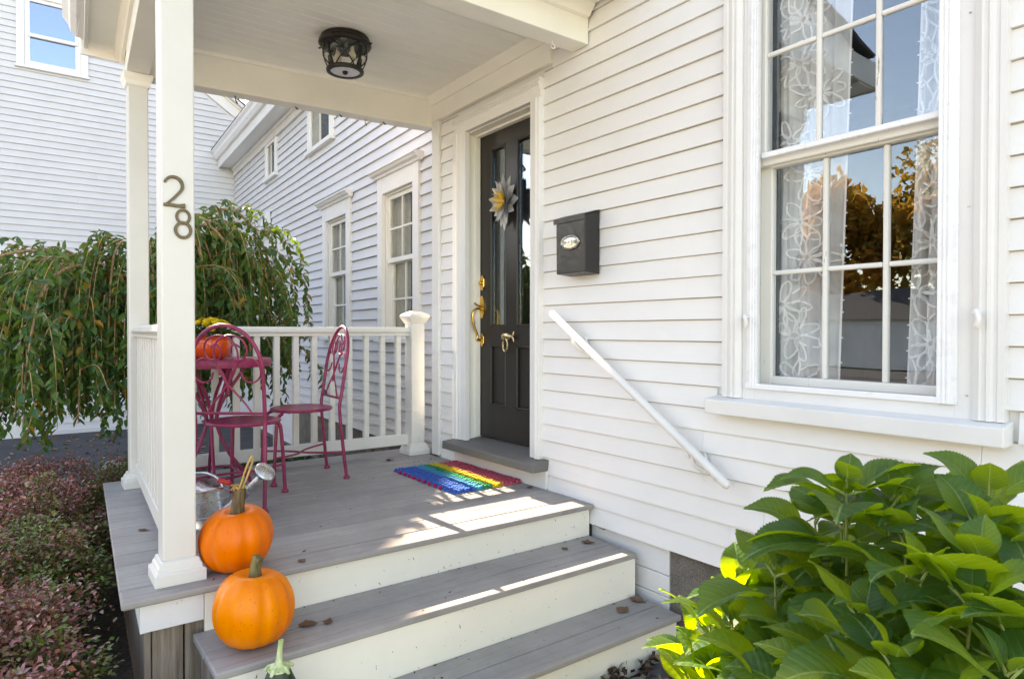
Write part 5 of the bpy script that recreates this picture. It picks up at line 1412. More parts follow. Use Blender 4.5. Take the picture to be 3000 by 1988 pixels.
for ti, tp in enumerate(tips):
    tp = Vector(tp); base = Vector((-0.65 + (tp.x + 0.65) * 0.35 + hr_.uniform(-0.06, 0.06), -0.85 + (tp.y + 0.85) * 0.35 + hr_.uniform(-0.06, 0.06), -0.59))
    mid = base.lerp(tp, 0.55) + Vector(((tp.x + 0.65) * 0.12, (tp.y + 0.85) * 0.12, 0.03))
    path = smooth_path([base, mid, tp + Vector((0, 0, -0.012))], 8)
    b = MB(); b.tube(path, [0.0078 - 0.0055 * i / (len(path) - 1) for i in range(len(path))], 7); b.build('stem', M['greenstem'], hy, smooth=True, sharp=180)
    az0 = hr_.uniform(0, math.pi); d = (path[-1] - path[-3]).normalized()
    for lv in range(5):
        p = tp - d * (0.0, 0.018, 0.065, 0.125, 0.20)[lv]
        sz = (0.070, 0.130, 0.158, 0.155, 0.14)[lv] * hr_.uniform(0.72, 1.16)
        el = (0.95, 0.52, 0.30, 0.05, -0.20)[lv]
        for s in (0, 1):
            if lv >= 3 and hr_.random() < 0.10: continue
            az = az0 + math.pi * s + (math.pi / 2 if lv % 2 else 0) + hr_.uniform(-0.35, 0.35)
            e = el + hr_.uniform(-0.32, 0.28) + (0.38 if tp.x < -0.9 else 0.0)
            pet = 0.022 + 0.010 * lv if lv else 0.010
            q = p + Vector((math.cos(az) * math.cos(e), math.sin(az) * math.cos(e), math.sin(e) + 0.15)) * pet
            PL.append(((q - Vector((0.0, -2.45, 0.927))).length, leaf_mat(q - HB, az, e, hr_.uniform(-0.4, 0.4), sz), hr_.randrange(5)))
            petb.tube([p, p.lerp(q, 0.6) + Vector((0, 0, 0.002)), q + (q - p).normalized() * 0.008], [0.0032, 0.0026, 0.0022], 5)
tag(petb.build('petioles', M['greenstem'], hy, smooth=True), kind='stuff')
PL.sort(key=lambda t_: t_[0])
for _, mt_, k in PL[:300]: inst('leaf', hl[k], hy, mt_)
bm = bmesh.new()                     # the leaves farthest back, joined
for _, mt_, k in PL[300:]:
    me_ = hl[k].copy(); me_.transform(mt_); bm.from_mesh(me_); bpy.data.meshes.remove(me_)
me_ = bpy.data.meshes.new('foliage'); bm.to_mesh(me_); bm.free()
me_.polygons.foreach_set('use_smooth', [True] * len(me_.polygons)); me_.materials.append(hmat)
fo_ = bpy.data.objects.new('foliage', me_); COL.objects.link(fo_); fo_.parent = hy; tag(fo_, kind='stuff')
nleaf = len(PL)
print('hydrangea leaves', nleaf)

# ------------------------------------------------------------------ weeping cherry
wt = thing('weeping_cherry', (-6.35, -1.62, -0.66), 'low weeping cherry tree with long hanging strands behind the porch railing', 'tree')
tr = random.Random(3); O = Vector((-6.35, -1.62, -0.66))
b = MB(); tpts = smooth_path([O + Vector((0, 0, -0.1)), O + Vector((0.03, 0.02, 0.6)), O + Vector((-0.02, 0.03, 1.4)), O + Vector((0.04, 0.0, 2.0))], 5)
b.tube(tpts, [0.075 - 0.03 * i / (len(tpts) - 1) for i in range(len(tpts))], 10); b.build('trunk', M['bark'], wt, smooth=True)
strands = []
LP, LD, LN, LL = [], [], [], []
camd = Vector((0.80, -0.59, 0))          # roughly towards the steps
NB = 46
for k in range(NB):
    a = 2 * math.pi * (k + tr.uniform(-0.3, 0.3)) / NB
    lat = math.cos(a) * 0.594 + math.sin(a) * 0.8045; rad = tr.uniform(0.85, 1.42) * (1 - 0.24 * max(0, lat))    # lat + = right in view
    rise = 0.36 + 0.42 * max(0, lat) * tr.uniform(0.6, 1.1) + tr.uniform(-0.15, 0.10) - 0.12 * max(0, -lat)
    s0 = O + Vector((tr.uniform(-0.05, 0.05), tr.uniform(-0.05, 0.05), 1.75 + tr.uniform(-0.15, 0.25)))
    dr_ = Vector((math.cos(a), math.sin(a), 0)); tip_z = tr.uniform(0.35, 0.95)
    main = smooth_path([s0, s0 + dr_ * rad * 0.30 + Vector((0, 0, rise * 0.75)), s0 + dr_ * rad * 0.62 + Vector((0, 0, rise)), s0 + dr_ * rad * 0.88 + Vector((0, 0, rise * 0.55)), s0 + dr_ * rad + Vector((0, 0, rise * 0.0 - 0.25)), s0 + dr_ * (rad + 0.05) + Vector((0, 0, -0.52 - tip_z * 0.3))], 7)
    b = MB(); m_ = len(main); b.tube(main, [0.015 * (1 - i / m_) + 0.003 for i in range(m_)], 6); b.build('branch', M['twig'], wt, smooth=True)
    strands.append(main)
    for j in range(11):
        i0 = int(m_ * tr.uniform(0.10, 0.92)); p = main[i0]
        aa = a + tr.uniform(-1.1, 1.1); out = Vector((math.cos(aa), math.sin(aa), 0)) * tr.uniform(0.06, 0.42)
        ln = tr.uniform(0.5, 1.5) * (1.0 if tr.random() < 0.8 else 1.25); rr_ = math.hypot(p.x - O.x, p.y - O.y); ln *= (1.5 if tr.random() < 0.12 else 1); zend = max((-0.08 if tr.random() < 0.12 else 0.12) + tr.uniform(0, 0.55) ** 1.2 + 0.35 * max(0, lat) + 0.30 * max(0, rr_ - 0.9), p.z - ln)
        if p.z - zend < 0.25: continue
        st_ = smooth_path([p, p + out * 0.6 + Vector((0, 0, tr.uniform(0.0, 0.09))), p + out + Vector((0, 0, -0.15)), Vector((p.x + out.x * 1.15, p.y + out.y * 1.15, (p.z + zend) / 2)), Vector((p.x + out.x * 1.2 + tr.uniform(-0.05, 0.05), p.y + out.y * 1.2 + tr.uniform(-0.05, 0.05), zend))], 6)
        strands.append(st_)
b = MB()
for st_ in strands[NB:] if False else [s for s in strands if len(s) < 30]:
    b.tube(st_, [0.0042 * (1 - 0.6 * i / len(st_)) for i in range(len(st_))], 4, cap=False)
tag(b.build('twigs', M['twig'], wt), kind='stuff')
for st_ in strands:
    L_ = 0; seg = [(st_[i + 1] - st_[i]).length for i in range(len(st_) - 1)]; tot = sum(seg)
    dist = 0.10 if len(st_) > 30 else 0.05; side = 1; acc = 0; i = 0
    while dist < tot:
        while i < len(seg) - 1 and acc + seg[i] < dist: acc += seg[i]; i += 1
        t_ = (dist - acc) / max(1e-6, seg[i]); p = st_[i].lerp(st_[i + 1], min(1, t_)); tg = (st_[i + 1] - st_[i]).normalized()
        h = Vector((-tg.y, tg.x, 0)); h = h.normalized() if h.length > 1e-3 else Vector((1, 0, 0))
        h = (Matrix.Rotation(tr.uniform(0, 6.28), 3, tg) @ h)
        dd = (tg * 0.4 + h * 0.8 * side + Vector((0, 0, -0.45 + tr.uniform(-0.55, 0.45)))).normalized()
        LP.append(tuple(p)); LD.append(tuple(dd)); LN.append((h.x * 0.6 + tr.uniform(-0.5, 0.5), h.y * 0.6 + tr.uniform(-0.5, 0.5), 0.7 + tr.uniform(-0.3, 0.4))); LL.append(tr.uniform(0.052, 0.092))
        side = -side; dist += tr.uniform(0.020, 0.034) * (1.6 if len(st_) > 30 else 1.0)
LP = np.array(LP); LD = np.array(LD); LN = np.array(LN); LL = np.array(LL); rndv = nr.random(len(LP)) ** 1.0
near = (LP @ np.array([0.8045, -0.594, 0.0]))
order = np.argsort(-near)
# nearest ones, scaled by chance so that they spread over the front of the crown
front = order[:2400]; pick = np.sort(nr.choice(front, 300, replace=False)); rest = np.setdiff1d(np.arange(len(LP)), pick)
cherry_cols = [(0.020, 0.075, 0.024), (0.030, 0.100, 0.028), (0.045, 0.125, 0.028), (0.055, 0.135, 0.026), (0.065, 0.145, 0.026), (0.080, 0.155, 0.026), (0.095, 0.150, 0.026), (0.34, 0.17, 0.014)]
cm_st = leafmat('cherry_foliage', cherry_cols, (0.16, 0.30, 0.03), 0.28, 0.42, 'attr', None, 0.45)
cm_ob = leafmat('cherry_leaf', cherry_cols, (0.16, 0.30, 0.03), 0.28, 0.42, 'obj', None, 0.45)
tag(leaf_cloud('foliage', cm_st, LP[rest], LD[rest], LN[rest], LL[rest], LL[rest] * 0.54, np.clip(rndv[rest] ** 1.25, 0, 1), wt, True, 0.18, 0.18), kind='stuff')
def small_leaf(nm, mat, wd):
    b = MB(); n = 5; vs_ = []; fs = []
    for i in range(n + 1):
        t = i / n; w = wd * 0.5 * math.sin(math.pi * (t * 0.94 + 0.03) ** 0.8); w = 0 if i in (0, n) else w
        for u in (-1, 0, 1): vs_.append((t, u * w, 0.20 * abs(u) * w - 0.18 * t * t))
    for i in range(n):
        for j in range(2):
            a = i * 3 + j; fs.append((a, a + 1, a + 4, a + 3))
    b.add(vs_, fs); return mesh_only(b, nm, mat)
cl = [small_leaf('cherry_leaf', cm_ob, w) for w in (0.46, 0.54, 0.50)]
def place_from(o_, p, d_, n_, L, src, par, nm='leaf'):
    X = Vector(d_).normalized(); Z = Vector(n_); Z = (Z - X * Z.dot(X)).normalized(); Y = Z.cross(X)
    q = Vector(p) - o_
    return inst(nm, src, par, Matrix(((X.x * L, Y.x * L, Z.x * L, q.x), (X.y * L, Y.y * L, Z.y * L, q.y), (X.z * L, Y.z * L, Z.z * L, q.z), (0, 0, 0, 1))))
for i in pick:
    place_from(O, LP[i], LD[i], LN[i], LL[i] * 1.08, cl[i % 3], wt)
print('cherry leaves', len(LP))

# ------------------------------------------------------------------ low red and green shrubs beside the deck
sh_cols = [(0.03, 0.06, 0.016), (0.06, 0.12, 0.02), (0.11, 0.18, 0.022), (0.17, 0.22, 0.028), (0.20, 0.12, 0.07), (0.26, 0.06, 0.055), (0.40, 0.13, 0.12), (0.56, 0.30, 0.31), (0.46, 0.13, 0.07)]
sh_m = leafmat('barberry_foliage', sh_cols, (0.22, 0.18, 0.05), 0.2, 0.35, 'attr', None, 0.6)
def shrub(loc, rx, ry, h, label, n, red, seed):
    rg = np.random.default_rng(seed); t = thing('barberry_shrub', loc, label, 'shrub', 'low barberry shrubs beside the deck')
    o = Vector(loc); rr = random.Random(seed)
    tw = MB(); pos = []; dr = []; nm = []; rv = []; ll = []
    ns = 90
    ncl = 46
    ctr = []
    for c_ in range(ns):
        a = rr.uniform(0, 6.283); q = math.sqrt(rr.random()); hx = rx * q * math.cos(a); hy_ = ry * q * math.sin(a)
        top = h * (1 - 0.40 * q ** 2.2) * rr.uniform(0.80, 1.12) + 0.05 * noise.noise(Vector((hx * 4, hy_ * 4, seed)))
        p0 = Vector((hx * 0.45, hy_ * 0.45, 0)); p2 = Vector((hx, hy_, top)); p1 = p0.lerp(p2, 0.5) + Vector((0, 0, top * 0.12))
        pth = smooth_path([o + p0, o + p1, o + p2], 5)
        tw.tube(pth, [0.005 - 0.0032 * i / 10 for i in range(11)], 4, cap=False)
        m_ = int(n / ns * rr.uniform(0.7, 1.3)); tint = rr.random()
        d0 = (pth[-1] - pth[-4]).normalized()
        for i in range(m_):
            f = 1 - rr.random() ** 1.7 * 0.75
            idx = min(9, int(f * 10)); p = pth[idx].lerp(pth[idx + 1], f * 10 - idx)
            spread = 0.035 + 0.05 * (1 - f)
            p = p + Vector((rr.gauss(0, spread), rr.gauss(0, spread), rr.gauss(0, spread * 0.7)))
            pos.append(tuple(p)); dr.append((d0.x * 0.5 + rr.uniform(-1, 1), d0.y * 0.5 + rr.uniform(-1, 1), rr.uniform(-0.3, 0.8))); nm.append((rr.uniform(-0.7, 0.7), rr.uniform(-0.7, 0.7), 0.8))
            hf = (p.z - o.z) / h
            v = 0.06 + 0.30 * rr.random() + (0.52 * red ** 0.5 * (1 if tint < red * 1.15 else 0.15)) * min(1, max(0, (hf - 0.25) / 0.5)) + 0.10 * rr.gauss(0, 1)
            rv.append(min(1, max(0, v))); ll.append(rr.uniform(0.016, 0.033))
    tag(tw.build('twigs', M['bark'], t), kind='stuff')
    tag(leaf_cloud('foliage', sh_m, pos, dr, nm, np.array(ll), np.array(ll) * 0.55, np.array(rv), t, False, 0.2, 0.1), kind='stuff')
    return t
shrub((-2.30, -2.70, -0.60), 0.50, 0.44, 0.53, 'low barberry shrub nearest the front deck corner', 15000, 0.85, 1)
shrub((-3.05, -2.62, -0.60), 0.50, 0.42, 0.57, 'spreading barberry shrub beside the weathered deck skirting', 14000, 0.7, 2)
shrub((-3.80, -2.55, -0.61), 0.52, 0.40, 0.62, 'greenest barberry shrub beside the middle of the deck edge', 13000, 0.4, 3)
shrub((-4.60, -2.48, -0.61), 0.52, 0.42, 0.66, 'tall barberry shrub touching the railing end', 13000, 0.75, 4)
shrub((-5.45, -2.38, -0.63), 0.50, 0.42, 0.64, 'reddest barberry shrub at the far end of the bed', 11000, 1.0, 5)
shrub((-5.15, -1.93, -0.62), 0.32, 0.24, 0.62, 'small dark barberry shrub at the foot of the far post', 6000, 0.5, 6)
shrub((-6.05, -2.72, -0.63), 0.45, 0.36, 0.50, 'pale red barberry shrub beside the driveway at the left edge', 8000, 0.95, 7)

shrub((-2.46, -2.34, -0.60), 0.24, 0.15, 0.34, 'small dark barberry clump against the front corner skirting', 3500, 0.45, 8)

# stones at the edge of the bed
def rock(loc, s, label, mat, seed, rz=0.0, nm='stone'):
    b = MB(); n = 14; vs_ = []; rr = random.Random(seed)
    for i in range(9):
        la = math.pi * i / 8
        for j in range(n):
            a = 2 * math.pi * j / n; d_ = Vector((math.sin(la) * math.cos(a), math.sin(la) * math.sin(a), math.cos(la)))
            k = 1 + 0.30 * noise.noise(d_ * 1.6 + Vector((seed, 0, 0))) + 0.08 * noise.noise(d_ * 5 + Vector((seed, 3, 0)))
            v = Vector((d_.x * s[0], d_.y * s[1], d_.z * s[2])) * k; v = Matrix.Rotation(rz, 3, 'Z') @ v
            vs_.append(tuple(v + Vector(loc) + Vector((0, 0, s[2] * 0.7))))
    b.add(vs_, [(i * n + j, i * n + (j + 1) % n, (i + 1) * n + (j + 1) % n, (i + 1) * n + j) for i in range(8) for j in range(n)])
    return tag(b.build(nm, mat, smooth=True, sharp=60, org=loc), label, 'stone', 'stones edging the bed' if mat is M['stone'] else None)
rock((-8.75, -1.63, -0.70), (0.17, 0.085, 0.085), 'long pale grey stone at the driveway edge beside the post', M['stone'], 2, 0.9)
rock((-7.9, -1.85, -0.68), (0.12, 0.07, 0.06), 'smaller grey stone half hidden behind red shrub leaves', M['stone'], 5, 0.3)
rock((-1.83, -0.20, -0.61), (0.17, 0.13, 0.045), 'dark flat stone among the litter at the foot of the steps', M['darkstone'], 9, 0.5)
rock((-1.90, -0.42, -0.61), (0.12, 0.06, 0.04), 'narrow grey stone against the lowest riser', M['stone'], 12, 1.4)

# ------------------------------------------------------------------ fallen leaves
dl_m = leafmat('dry_brown_leaf', [(0.07, 0.025, 0.012), (0.16, 0.075, 0.04), (0.20, 0.12, 0.07), (0.11, 0.045, 0.02)], (0.2, 0.1, 0.03), 0.1, 0.7)
def curled(seed):
    rr = random.Random(seed); b = MB(); n = 8; vs_ = []; fs = []
    for i in range(n + 1):
        t = i / n; w = 0.5 * 0.62 * math.sin(math.pi * t ** 0.8) * (1 + 0.25 * rr.uniform(-1, 1)) if 0 < i < n else 0.004
        for u in (-1, -0.5, 0, 0.5, 1): vs_.append((t - 0.5, u * w, 0.10 + 0.55 * (u * w) ** 2 * 2.0 + 0.10 * (2 * t - 1) ** 2 + rr.uniform(-0.02, 0.02)))
    for i in range(n):
        for j in range(4):
            a = i * 5 + j; fs.append((a, a + 1, a + 6, a + 5))
    mz = min(v[2] for v in vs_); b.add([(x, y, z - mz + 0.01) for x, y, z in vs_], fs); return mesh_only(b, 'dry_leaf', dl_m)
dls = [curled(s) for s in range(4)]
DL = [((-2.62, -1.565, 0.001), 0.045, 0.3, 'small brown leaf on the deck edge near the upper pumpkin'), ((-3.065, -0.052, 0.001), 0.055, 2.0, 'brown leaf on the deck at the corner of the doormat'),
      ((-3.46, -2.02, 0.001), 0.055, 0.9, 'brown leaf on the deck outside the left railing'), ((-2.42, -1.61, -0.172), 0.075, 1.2, 'dark crumpled leaf on the upper tread beside the lower pumpkin'), ((-2.40, -1.54, -0.172), 0.055, 2.5, 'curled leaf fragment on the upper tread farther from the pumpkin'),
      ((-2.50, -0.27, -0.172), 0.045, 0.1, 'rusty leaf on the upper tread against the riser'), ((-2.50, -0.11, -0.172), 0.075, 0.6, 'rusty curled leaf in the corner of the upper tread'), ((-2.165, -0.20, -0.386), 0.085, 1.8, 'flat brown leaf on the lower tread'), ((-2.20, -0.06, -0.386), 0.09, 0.4, 'dark red leaf in the corner of the lower tread'),
      ((-4.30, -0.37, 0.001), 0.06, 1.0, 'dead leaf scrap on the deck near the newel post')]
for loc, L, rz, lab in DL:
    o = bpy.data.objects.new('dry_leaf', dls[rng.randrange(4)]); COL.objects.link(o); o.location = loc; o.scale = (L, L, L * 0.8); o.rotation_euler = (0, 0, rz)
    tag(o, lab, 'leaf', 'dry leaves fallen on porch and steps')
# crumbs and specks on deck and treads
b = MB()
for i in range(150):
    r_ = rng.random()
    if r_ < 0.6: x, y, z = rng.uniform(-4.5, -2.6), rng.uniform(-1.95, -0.02), 0.0012
    elif r_ < 0.8: x, y, z = rng.uniform(-2.595, -2.57) if rng.random() < 0.6 else rng.uniform(-2.59, -2.25), rng.uniform(-1.9, -0.03), -0.1718
    else: x, y, z = rng.uniform(-2.255, -2.22) if rng.random() < 0.6 else rng.uniform(-2.25, -2.0), rng.uniform(-1.9, -0.03), -0.3858
    if r_ < 0.6 and rng.random() < 0.3: x, y = rng.uniform(-4.4, -3.9), rng.uniform(-0.5, -0.02)
    if MX0 < x < MX1 and y > MY0: continue
    s = rng.uniform(0.003, 0.009) * (1.5 if rng.random() < 0.15 else 1); a = rng.uniform(0, 3.14); c_, s_ = math.cos(a) * s, math.sin(a) * s
    b.add([(x - c_, y - s_, z), (x + s_ * 0.3, y - c_ * 0.3, z), (x + c_, y + s_, z + s * 0.4), (x - s_ * 0.3, y + c_ * 0.3, z + s * 0.2)], [(0, 1, 2), (0, 2, 3), (0, 3, 1)])
for i in range(150):
    xf, z0_, z1_, ya_ = ((-2.600, -0.170, -0.03, -1.9), (-2.258, -0.385, -0.205, -1.93), (-1.998, -0.58, -0.42, -1.93))[rng.randrange(3)]
    y = rng.uniform(ya_, -0.03); z = z0_ + (z1_ - z0_) * (rng.random() ** (2.2 if rng.random() < 0.6 else 1)); s = rng.uniform(0.0012, 0.0032); l_ = s * (rng.uniform(2, 5) if rng.random() < 0.25 else 1); a = rng.uniform(0.8, 2.3)
    c_, s_ = math.cos(a) * l_, math.sin(a) * l_; x = xf + 0.0006
    b.add([(x, y - c_, z - s_), (x + 0.0006, y + s_ / l_ * s * 0.6, z - c_ / l_ * s * 0.6), (x, y + c_, z + s_), (x + 0.0006, y - s_ / l_ * s * 0.6, z + c_ / l_ * s * 0.6)], [(0, 1, 2), (0, 2, 3)])
tag(b.build('crumbs', simple('dark_crumbs', (0.035, 0.022, 0.014), 0.9, 0, 0.1)), 'dark crumbs of leaf and soil scattered on deck and treads', kind='stuff')
# litter at the foot of the steps and under the bush
n = 2600
px = nr.uniform(-2.0, -0.6, n); py = nr.uniform(-1.7, 0.03, n); keep = (nr.random(n) < np.clip(1.25 - 1.1 * (px + 2.0), 0.12, 1)); px, py = px[keep], py[keep]; n = len(px)
pz = np.array([gz(a, c) for a, c in zip(px, py)]) + 0.025 + nr.random(n) * 0.06 * np.clip(1.4 - (px + 2.0) * 2, 0.3, 1)
lit_m = leafmat('leaf_litter', [(0.03, 0.02, 0.014), (0.08, 0.05, 0.032), (0.16, 0.11, 0.07), (0.30, 0.22, 0.14)], (0.1, 0.06, 0.03), 0.05, 0.8, 'attr')
tag(leaf_cloud('leaf_litter', lit_m, np.c_[px, py, pz], np.c_[nr.normal(size=(n, 2)), nr.normal(size=n) * 0.35], np.c_[nr.normal(size=(n, 2)) * 0.5, np.ones(n)], nr.uniform(0.025, 0.075, n), nr.uniform(0.012, 0.04, n), nr.random(n), None, True, 0.5, 0.3), 'brown leaf litter heaped at the foot of the steps', kind='stuff')
n = 520
px = nr.uniform(-12.8, -5.8, n); py = nr.uniform(-5.5, -0.2, n); pz = np.array([gz(a, c) for a, c in zip(px, py)]) + 0.008
dm = leafmat('driveway_leaf', [(0.10, 0.05, 0.025), (0.30, 0.17, 0.05), (0.42, 0.34, 0.24), (0.22, 0.12, 0.06)], (0.2, 0.12, 0.05), 0.1, 0.7, 'attr')
tag(leaf_cloud('driveway_leaves', dm, np.c_[px, py, pz], np.c_[nr.normal(size=(n, 2)), np.zeros(n) + 0.05], np.c_[nr.normal(size=(n, 2)) * 0.3, np.ones(n)], nr.uniform(0.05, 0.11, n), nr.uniform(0.03, 0.06, n), nr.random(n), None, True, 0.3, 0.1), 'fallen leaves scattered over the asphalt driveway', kind='stuff')
# grass tufts behind the deck
n = 1500
px = nr.uniform(-7.6, -4.68, n); py = nr.uniform(-1.2, 0.25, n); gh = nr.uniform(0.06, 0.22, n)
gm = leafmat('green_weeds', [(0.015, 0.04, 0.01), (0.03, 0.08, 0.015), (0.06, 0.11, 0.02)], (0.1, 0.2, 0.03), 0.25, 0.5, 'attr')
pz = np.array([gz(a, c) for a, c in zip(px, py)]) + 0.02
tag(leaf_cloud('weeds', gm, np.c_[px, py, pz], np.c_[nr.normal(size=(n, 2)) * 0.45, np.ones(n)], np.c_[nr.normal(size=(n, 2)), np.zeros(n) + 0.2], gh, gh * 0.22, nr.random(n), None, True, 0.2, 0.5), 'dark green weeds growing along the wing foundation', kind='stuff')

# ------------------------------------------------------------------ mums in the pot
mum = thing('chrysanthemum', (pc.x, pc.y, pc.z + 0.10), 'mound of yellow chrysanthemums in the orange pot', 'flowers')
mm_ = leafmat('mum_leaf', [(0.02, 0.05, 0.012), (0.04, 0.09, 0.02), (0.05, 0.10, 0.02)], (0.1, 0.2, 0.02), 0.2, 0.5, 'attr')
n = 420; th = nr.uniform(0, 6.283, n); q = np.sqrt(nr.random(n)); rx = 0.135 * q
mp_ = np.c_[pc.x + rx * np.cos(th), pc.y + rx * np.sin(th), pc.z + 0.135 + 0.055 * (1 - q ** 2) * nr.random(n)]
tag(leaf_cloud('foliage', mm_, mp_, np.c_[np.cos(th), np.sin(th), nr.uniform(-0.4, 0.8, n)], np.c_[nr.normal(size=(n, 2)) * 0.4, np.ones(n)], nr.uniform(0.025, 0.045, n), nr.uniform(0.014, 0.022, n), nr.random(n), mum, True), kind='stuff')
ym = leafmat('yellow_flower', [(0.62, 0.42, 0.004), (0.72, 0.52, 0.006), (0.74, 0.60, 0.02)], (0.6, 0.5, 0.02), 0.15, 0.6, 'obj')
b = MB()
for ring, cnt, rr_, zz in ((0, 12, 0.021, 0.0), (1, 10, 0.016, 0.004), (2, 7, 0.010, 0.008)):
    for k in range(cnt):
        a = 2 * math.pi * k / cnt + ring * 0.3; c_, s_ = math.cos(a), math.sin(a); w = rr_ * 0.22
        b.add([(0, 0, zz), (c_ * rr_ * 0.6 - s_ * w, s_ * rr_ * 0.6 + c_ * w, zz + 0.005), (c_ * rr_, s_ * rr_, zz + 0.004), (c_ * rr_ * 0.6 + s_ * w, s_ * rr_ * 0.6 - c_ * w, zz + 0.005)], [(0, 1, 2, 3)])
fm = mesh_only(b, 'flower_head', ym, False)
for k in range(64):
    a = rng.uniform(0, 6.283); q_ = math.sqrt(rng.random()); r_ = 0.13 * q_; el = 1.0 - 0.9 * q_
    nrm = Vector((math.cos(a) * q_ * 0.9, math.sin(a) * q_ * 0.9, 0.5 + el * 0.5)).normalized()
    p = Vector((r_ * math.cos(a), r_ * math.sin(a), 0.062 + 0.062 * (1 - q_ ** 2) + rng.uniform(0, 0.012)))
    inst('flower_head', fm, mum, Matrix.Translation(p) @ nrm.to_track_quat('Z', 'Y').to_matrix().to_4x4() @ Matrix.Rotation(rng.uniform(0, 6), 4, 'Z'))

# ================================================================== CURTAINS
def lacemat():
    mt = bpy.data.materials.new('white_lace_curtain'); mt.use_nodes = True; t = mt.node_tree; b = t.nodes['Principled BSDF']; out = t.nodes['Material Output']
    b.inputs['Base Color'].default_value = (0.88, 0.88, 0.87, 1); b.inputs['Roughness'].default_value = 0.9
    n1 = nd(t, 'ShaderNodeTexNoise', {'Vector': coords(t), 'Scale': 8.0, 'Detail': 3.0}); rc = ramp(t, n1.outputs[0], [(0.3, 0.60), (0.7, 0.80)])
    tl = nd(t, 'ShaderNodeBsdfTranslucent', {'Color': (0.75, 0.74, 0.73, 1)}); m1 = nd(t, 'ShaderNodeMixShader', {0: 0.12, 1: b.outputs[0], 2: tl.outputs[0]})
    tr_ = nd(t, 'ShaderNodeBsdfTransparent'); m2 = nd(t, 'ShaderNodeMixShader', {0: rc.outputs[0], 1: tr_.outputs[0], 2: m1.outputs[0]})
    t.links.new(m2.outputs[0], out.inputs[0]); return mt
M['lace'] = lacemat()
M['thread'] = simple('white_embroidery', (0.86, 0.86, 0.85), 0.8, 0, 0.2, 60, 0.05, 0.1)
M['drape'] = simple('cream_drape', (0.42, 0.38, 0.31), 0.9, 0, 0.1, 12, 0.12, 0.1)
def curtain(x0, x1, label, seed, xt0, xt1, flowers, yb=0.155):
    rr = random.Random(seed); z0, z1 = 0.66, 2.62; nx, nz = 60, 24
    ph = rr.uniform(0, 6)
    def C_(u, z):
        f_ = (z - z0) / (z1 - z0); a = x0 + (xt0 - x0) * f_; c_ = x1 + (xt1 - x1) * f_
        wv = 0.016 * math.sin(u * 19 + ph + 0.5 * math.sin(z * 2)) + 0.008 * math.sin(u * 41 + z)
        return Vector((a + (c_ - a) * u, yb + wv, z))
    b = MB()
    for j in range(nz + 1):
        for i in range(nx + 1): b.v.append(tuple(C_(i / nx, z0 + (z1 - z0) * j / nz)))
    for j in range(nz):
        for i in range(nx):
            a = j * (nx + 1) + i; b.f.append((a, a + 1, a + nx + 2, a + nx + 1))
    c_root = thing('lace_curtain', ((x0 + x1) / 2, yb, z0), label, 'curtain', 'lace curtains in the tall window')
    b.build('cloth', M['lace'], c_root, smooth=True, sharp=180)
    wdt = abs(x1 - x0)
    b = MB(); e = 1 if flowers > 0 else 0
    edge = [C_(e, z0 + (z1 - z0) * j / 40) + Vector((0, -0.003, 0)) for j in range(41)]
    b.tube(edge, 0.004, 5); 
    for j in range(0, 41, 1):
        if rr.random() < 0.6: p = edge[j]; b.tube([p, p + Vector(((0.010 if e else -0.010), -0.001, rr.uniform(-0.004, 0.004)))], 0.0025, 4)
    for k in range(12):
        zc = z0 + 0.08 + k * 0.165 + rr.uniform(-0.03, 0.03); uc = rr.uniform(0.25, 0.75) if k % 2 else rr.uniform(0.05, 0.35)
        a0 = rr.uniform(0, 6.28); npet = 8
        for q in range(npet):
            a = a0 + 0.72 * q; L = rr.uniform(0.075, 0.115); w = 0.020
            loop = []
            for s in range(13):
                t = s / 12; al = math.sin(math.pi * t) ; th_ = 2 * math.pi * t
                lx = 0.012 + L * (1 - math.cos(th_)) / 2; ly = w * math.sin(th_)
                dx = lx * math.cos(a) - ly * math.sin(a); dz = lx * math.sin(a) + ly * math.cos(a)
                u = uc + dx / wdt; z = zc + dz
                if -0.02 <= u <= 1.02 and z0 < z < z1: loop.append(C_(min(1, max(0, u)), z) + Vector((0, -0.003, 0)))
                else:
                    if len(loop) > 2: b.tube(loop, 0.0046, 4)
                    loop = []
            if len(loop) > 2: b.tube(loop, 0.0046, 4)
    b.build('embroidery', M['thread'], c_root)
    return c_root
curtain(-1.60, -1.335, 'white lace curtain hanging at the left side of the tall window', 3, -1.60, -1.28, 1)
curtain(-1.085, -0.90, 'white lace curtain hanging at the right side of the tall window', 8, -1.03, -0.90, -1)
for (a, c, z0, z1), lab in zip(wins, ('beige curtain inside the wing window closest to the porch', 'beige curtain inside the middle wing window', 'beige curtain inside the wing window half hidden by the weeping tree')):
    oa, oc = a + 0.17, a + 0.17 + (c - a - 0.34) * 0.52; b = MB(); nx = 40
    for j in (0, 1):
        for i in range(nx + 1):
            u = i / nx; p = WING.P(oa + (oc - oa) * u, -0.125 + 0.012 * math.sin(u * 30) + 0.006 * math.sin(u * 71), z0 + 0.02 if j == 0 else z1 - 0.18); b.v.append(p)
    b.f = [(i, i + 1, nx + 2 + i, nx + 1 + i) for i in range(nx)]
    tag(b.build('window_curtain', M['drape'], smooth=True, sharp=180, org=WING.P((oa + oc) / 2, -0.125, z0)), lab, 'curtain', 'curtains in the wing windows')

